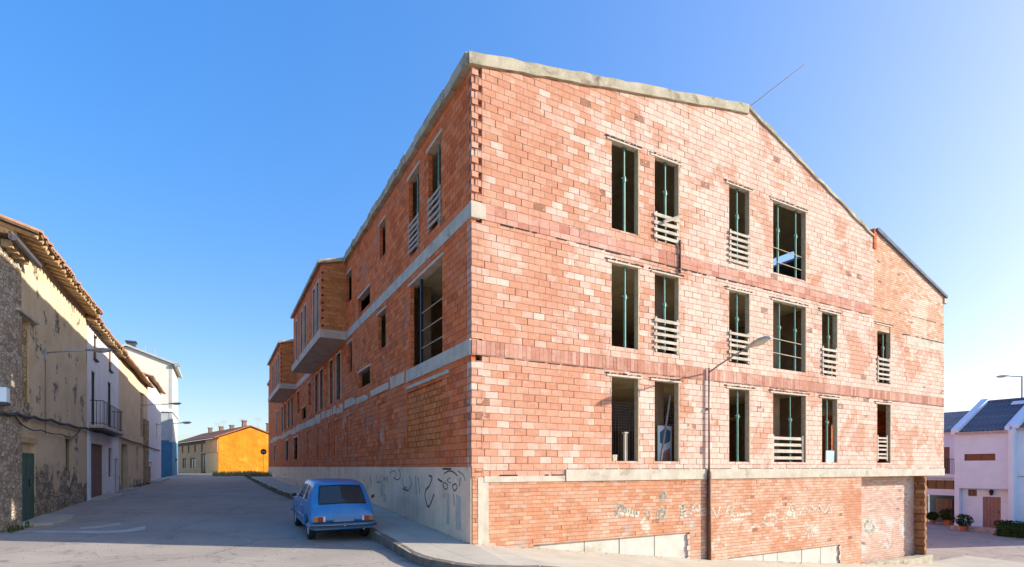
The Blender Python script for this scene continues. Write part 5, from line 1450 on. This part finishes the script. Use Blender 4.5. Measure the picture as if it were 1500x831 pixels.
# ------------------------------------------------------------------ the blue car
def car():
    rear = Vector((-2.33, 2.48)); Lc = 3.72
    zr, zf = -.090, .075
    t = Thing('parked_car', 'small old blue hatchback parked at the kerb in front of the graffitied plinth', 'car', (0, 0, 0))
    root = t.o; root.scale = (1.03, 1.03, 1.03); root.location = W(rear.x, rear.y, zroad(rear.x, rear.y + .7) - .02)
    pitch = math.atan2(zroad(rear.x, rear.y + 3.0) - zroad(rear.x, rear.y + .6), 2.4)
    # car frame: x forward (along the street), y left, z up
    root.rotation_euler = (Matrix.Rotation(TH + math.pi / 2, 4, 'Z') @ Matrix.Rotation(-pitch, 4, 'Y')).to_euler()
    paint = NT('blue_car_paint', .3, .5); oc = paint.obj()
    paint.color(paint.mix(paint.step(paint.noise(oc, 3, 5), .3, .75), (.02, .20, .48), (.035, .25, .54))); paint.b.inputs['Coat Weight'].default_value = .35; paint.b.inputs['Coat Roughness'].default_value = .15
    PA = paint.mat
    GL = NT('car_glass', .05, .7); GL.color((.025, .04, .045)); GL = GL.mat
    CH = plain('chrome_trim', (.55, .57, .6), .25, .9); RUB = plain('black_rubber', (.02, .02, .022), .8)
    top = [(0, .64), (.04, .74), (.13, .87), (.26, 1.02), (.44, 1.22), (.55, 1.33), (.68, 1.375), (1.1, 1.395), (1.7, 1.395), (2.0, 1.37), (2.2, 1.26), (2.58, .96), (2.7, .925), (3.3, .87), (3.62, .80), (3.72, .66)]
    def hw(x): return lerp_tab(x, [(0, .70), (.08, .74), (.4, .765), (1, .775), (2.8, .77), (3.4, .74), (3.65, .69), (3.72, .64)])
    def zbelt(x): return min(lerp_tab(x, [(0, .62), (.1, .74), (.25, .84), (1, .885), (2.6, .87), (3.3, .80), (3.72, .62)]), lerp_tab(x, top) - .03)
    def hroof(x):
        z = lerp_tab(x, top); zb = zbelt(x)
        f = max(0, min(1, (z - .86) / .50)); return (hw(x) - .05) * (1 - f) + .595 * f
    WX = (.62, 3.02)
    def zlow(x):
        z = lerp_tab(x, [(0, .30), (.15, .28), (3.5, .28), (3.72, .34)])
        for wx in WX:
            d = abs(x - wx)
            if d < .345: z = max(z, .285 + math.sqrt(.345 ** 2 - d * d) * .98)
        return z
    def ring(x):
        h = hw(x); zl = zlow(x); zb = zbelt(x); zt = lerp_tab(x, top); hr = hroof(x)
        m = max(zl + .01, .52)
        return [(h - .05, zl), (h - .02, zl + .02), (h, max(m, zl + .04)), (h + .004, max(zb - .14, zl + .05)), (h - .025, zb), ((h - .025 + hr) / 2 + .006, (zb + zt - .05) / 2), (hr, zt - .05), (hr - .05, zt - .012), (hr * .5, zt + .008), (0, zt + .014)]
    xs = sorted(set([round(v, 4) for v in rng(0, Lc, .04)] + [wx + d for wx in WX for d in (-.345, .345)]))
    mb = MB(); R = []
    for x in xs:
        rg = ring(x); full = [(x, y, z) for y, z in rg] + [(x, -y, z) for y, z in rg[-2::-1]]
        R.append([mb.vert(p) for p in full])
    for a, b in zip(R, R[1:]):
        for k in range(len(a) - 1): mb.f.append([a[k], a[k + 1], b[k + 1], b[k]]); mb.m.append(0)
        mb.f.append([a[0], b[0], b[-1], a[-1]]); mb.m.append(0)
    mb.f.append(R[0][:]); mb.f.append(R[-1][:]); mb.m += [0, 0]
    body = mb.build('body', PA, root, smooth_=True)
    es = body.modifiers.new('edge', 'EDGE_SPLIT'); es.split_angle = R_(38)
    def surf(x, f, side, off=.006):          # point on the glasshouse side, f 0 belt .. 1 roof
        rg = ring(x); (y0, z0), (y1, z1) = rg[4], rg[6]
        return (x, side * (y0 + (y1 - y0) * f + off), z0 + (z1 - z0) * f)
    for side in (1, -1):
        for nm, quad in (('side_window', [(.70, .12), (1.22, .12), (1.22, .90), (.86, .90)]), ('side_window', [(1.29, .12), (2.20, .12), (1.98, .90), (1.29, .90)])):
            mb = MB(); n = 6
            for k in range(n):
                def e(i, j, f): return (quad[i][0] + (quad[j][0] - quad[i][0]) * f, quad[i][1] + (quad[j][1] - quad[i][1]) * f)
                lo0, lo1, hi0, hi1 = e(0, 1, k / n), e(0, 1, (k + 1) / n), e(3, 2, k / n), e(3, 2, (k + 1) / n)
                mb.face([surf(*lo0, side), surf(*lo1, side), surf(*hi1, side), surf(*hi0, side)])
            w_ = mb.build(nm, GL, root)
            mb = MB(); loop = [surf(a, b, side, .010) for a, b in quad]; mb.tube(loop + [loop[0]], .010, 5); mb.build('window_trim', CH, w_)
        # door seams, handle, side strip
        mb = MB()
        for x in (1.255, 2.25, .98):
            z0 = .36; mb.box(x - .005, x + .005, side * (hw(x) - .0), side * (hw(x) + .006), z0 if x != .98 else .6, zbelt(x) - .12)
        mb.build('door_seam', RUB, root)
        mb = MB(); mb.box(1.34, 1.48, side * (hw(1.4) - .0), side * (hw(1.4) + .03), .77, .79)
        mb.build('door_handle', CH, root)
        mb = MB(); mb.box(1.0, 2.66, side * (hw(1.5) + .0), side * (hw(1.5) + .012), .50, .525); mb.build('side_strip', CH, root)
        # mirror (only the driver side on the left)
        if side == 1:
            mb = MB(); mb.tube([(2.36, .74, .90), (2.34, .80, .94)], .012, 6); mb.box(2.32, 2.36, .78, .88, .90, .98); mb.build('wing_mirror', RUB, root, bevel=.01)
        # wheels
        for wx in WX:
            mb = MB(); cy = side * .645
            prof = [(.17, .075), (.225, .082), (.27, .078), (.283, .05), (.285, 0)]
            rr = []
            pr_ = prof + [(r, -w) for r, w in prof[-2::-1]]
            for (r, w_) in pr_:
                rr.append([mb.vert((wx + math.cos(2 * math.pi * k / 28) * r, cy + w_, .283 + math.sin(2 * math.pi * k / 28) * r)) for k in range(28)])
            for a, b in zip(rr, rr[1:]):
                for k in range(28): mb.f.append([a[k], a[(k + 1) % 28], b[(k + 1) % 28], b[k]]); mb.m.append(0)
            wl = mb.build('wheel', RUB, root, smooth_=True)
            mb = MB(); o_ = side
            for (r0, r1, w0, w1) in ((.172, .15, .070, .045), (.15, .08, .045, .060), (.08, .0, .060, .070)):
                for k in range(28):
                    a0, a1 = 2 * math.pi * k / 28, 2 * math.pi * (k + 1) / 28
                    def pt(r, a, w): return (wx + math.cos(a) * r, cy + o_ * w, .283 + math.sin(a) * r)
                    mb.face([pt(r0, a0, w0), pt(r0, a1, w0), pt(r1, a1, w1), pt(max(r1, .001), a0, w1)])
            mb.build('rim', plain('painted_rim', (.58, .56, .5), .4, .4), wl)
        # tail light: amber, red and white fields
        mb = MB(); y0, y1 = side * .42, side * .685
        mb.box(-.028, .02, min(y0, y1), max(y0, y1), .49, .62); tl = mb.build('tail_light', CH, root, bevel=.006)
        for (a, b, c, nm) in ((.595, .695, (.45, .17, .05), 'amber_lens'), (.475, .592, (.30, .02, .015), 'red_lens'), (.428, .472, (.75, .75, .72), 'reversing_lens')):
            mb = MB(); y0, y1 = side * a, side * b; mb.box(-.036, -.026, min(y0, y1), max(y0, y1), .497, .613); mb.build(nm, plain(nm, c, .2, 0, .6, .1), tl)
        mb = MB(); y0, y1 = side * .45, side * .6; mb.tube([(3.70, side * .5, .66), (3.745, side * .5, .66)], .08, 16); mb.build('headlight', CH, root)
    # rear window
    def ts(x, f, off):
        rg = ring(x); yy = (rg[7][0]) * f; z = lerp_tab(x, top) + .012 - .02 * abs(f); return (x - off * .7, yy, z + off * .7)
    mb = MB(); nx_, nf = 6, 8
    xsr = rng(.16, .505, .057)
    for a, b in zip(xsr, xsr[1:]):
        for k in range(nf):
            f0, f1 = -.85 + 1.7 * k / nf, -.85 + 1.7 * (k + 1) / nf
            mb.face([ts(a, f0, .010), ts(a, f1, .010), ts(b, f1, .010), ts(b, f0, .010)])
    rw = mb.build('rear_window', GL, root)
    mb = MB(); loop = [ts(.15, -.86, .012), ts(.15, 0, .014), ts(.15, .86, .012), ts(.26, .86, .012), ts(.44, .86, .012), ts(.515, .86, .012), ts(.515, 0, .014), ts(.515, -.86, .012), ts(.44, -.86, .012), ts(.26, -.86, .012)]
    mb.tube(loop + [loop[0]], .013, 6); mb.build('window_seal', RUB, rw)
    mb = MB()
    def wsp(x, f): z = lerp_tab(x, top) + .010; return (x + .008, ring(x)[7][0] * f, z + .008)
    xsw = rng(2.06, 2.54, .08)
    for a, b in zip(xsw, xsw[1:]):
        for k in range(6):
            f0, f1 = -.93 + 1.86 * k / 6, -.93 + 1.86 * (k + 1) / 6
            mb.face([wsp(a, f0), wsp(a, f1), wsp(b, f1), wsp(b, f0)])
    mb.build('windscreen', GL, root)
    # bumpers
    for x0, s_, zz in ((-.09, 1, .40), (3.80, -1, .42)):
        mb = MB(); pts = []
        for k in range(13):
            y = -.76 + 1.52 * k / 12; y *= (1 if s_ > 0 else .9); pts.append((x0 + s_ * (.10 * (abs(y) / .76) ** 6), y, zz))
        wb = .79 if s_ > 0 else .745
        pts = [(x0 + s_ * .30, -wb, zz)] + pts + [(x0 + s_ * .30, wb, zz)]
        mb.tube(pts, .048, 8); bp = mb.build('bumper', plain('bumper_metal', (.22, .30, .38), .35, .5), root, smooth_=True)
        mb = MB(); mb.tube([(p[0] - s_ * .045, p[1], p[2]) for p in pts[1:-1]], .014, 6); mb.build('bumper_strip', RUB, bp)
    mb = MB(); mb.box(-.022, .01, -.24, .24, .48, .58); mb.build('number_plate', plain('pale_blue_plate', (.20, .32, .50), .4), root, bevel=.004)
    mb = MB(); mb.box(-.012, .01, -.69, .69, .455, .470); mb.build('tailgate_seam', RUB, root)
    mb = MB(); mb.tube([(-.12, -.45, .30), (.4, -.45, .30)], .022, 8); mb.build('exhaust_pipe', plain('exhaust', (.3, .28, .25), .5, .6), root)
    mb = MB(); mb.tube([(-.15, 0, .42), (-.15, 0, .47)], [.016, .026], 8); mb.tube([(-.15, 0, .41), (.1, 0, .34)], .016, 6); mb.build('tow_ball', CH, root)
    mb = MB(); mb.box(.2, 3.5, -.55, .55, .24, .33); mb.build('underbody', RUB, root)
    mb = MB(); mb.tube([(.95, -.60, 1.34), (.80, -.66, 1.62)], .004, 4)
car()
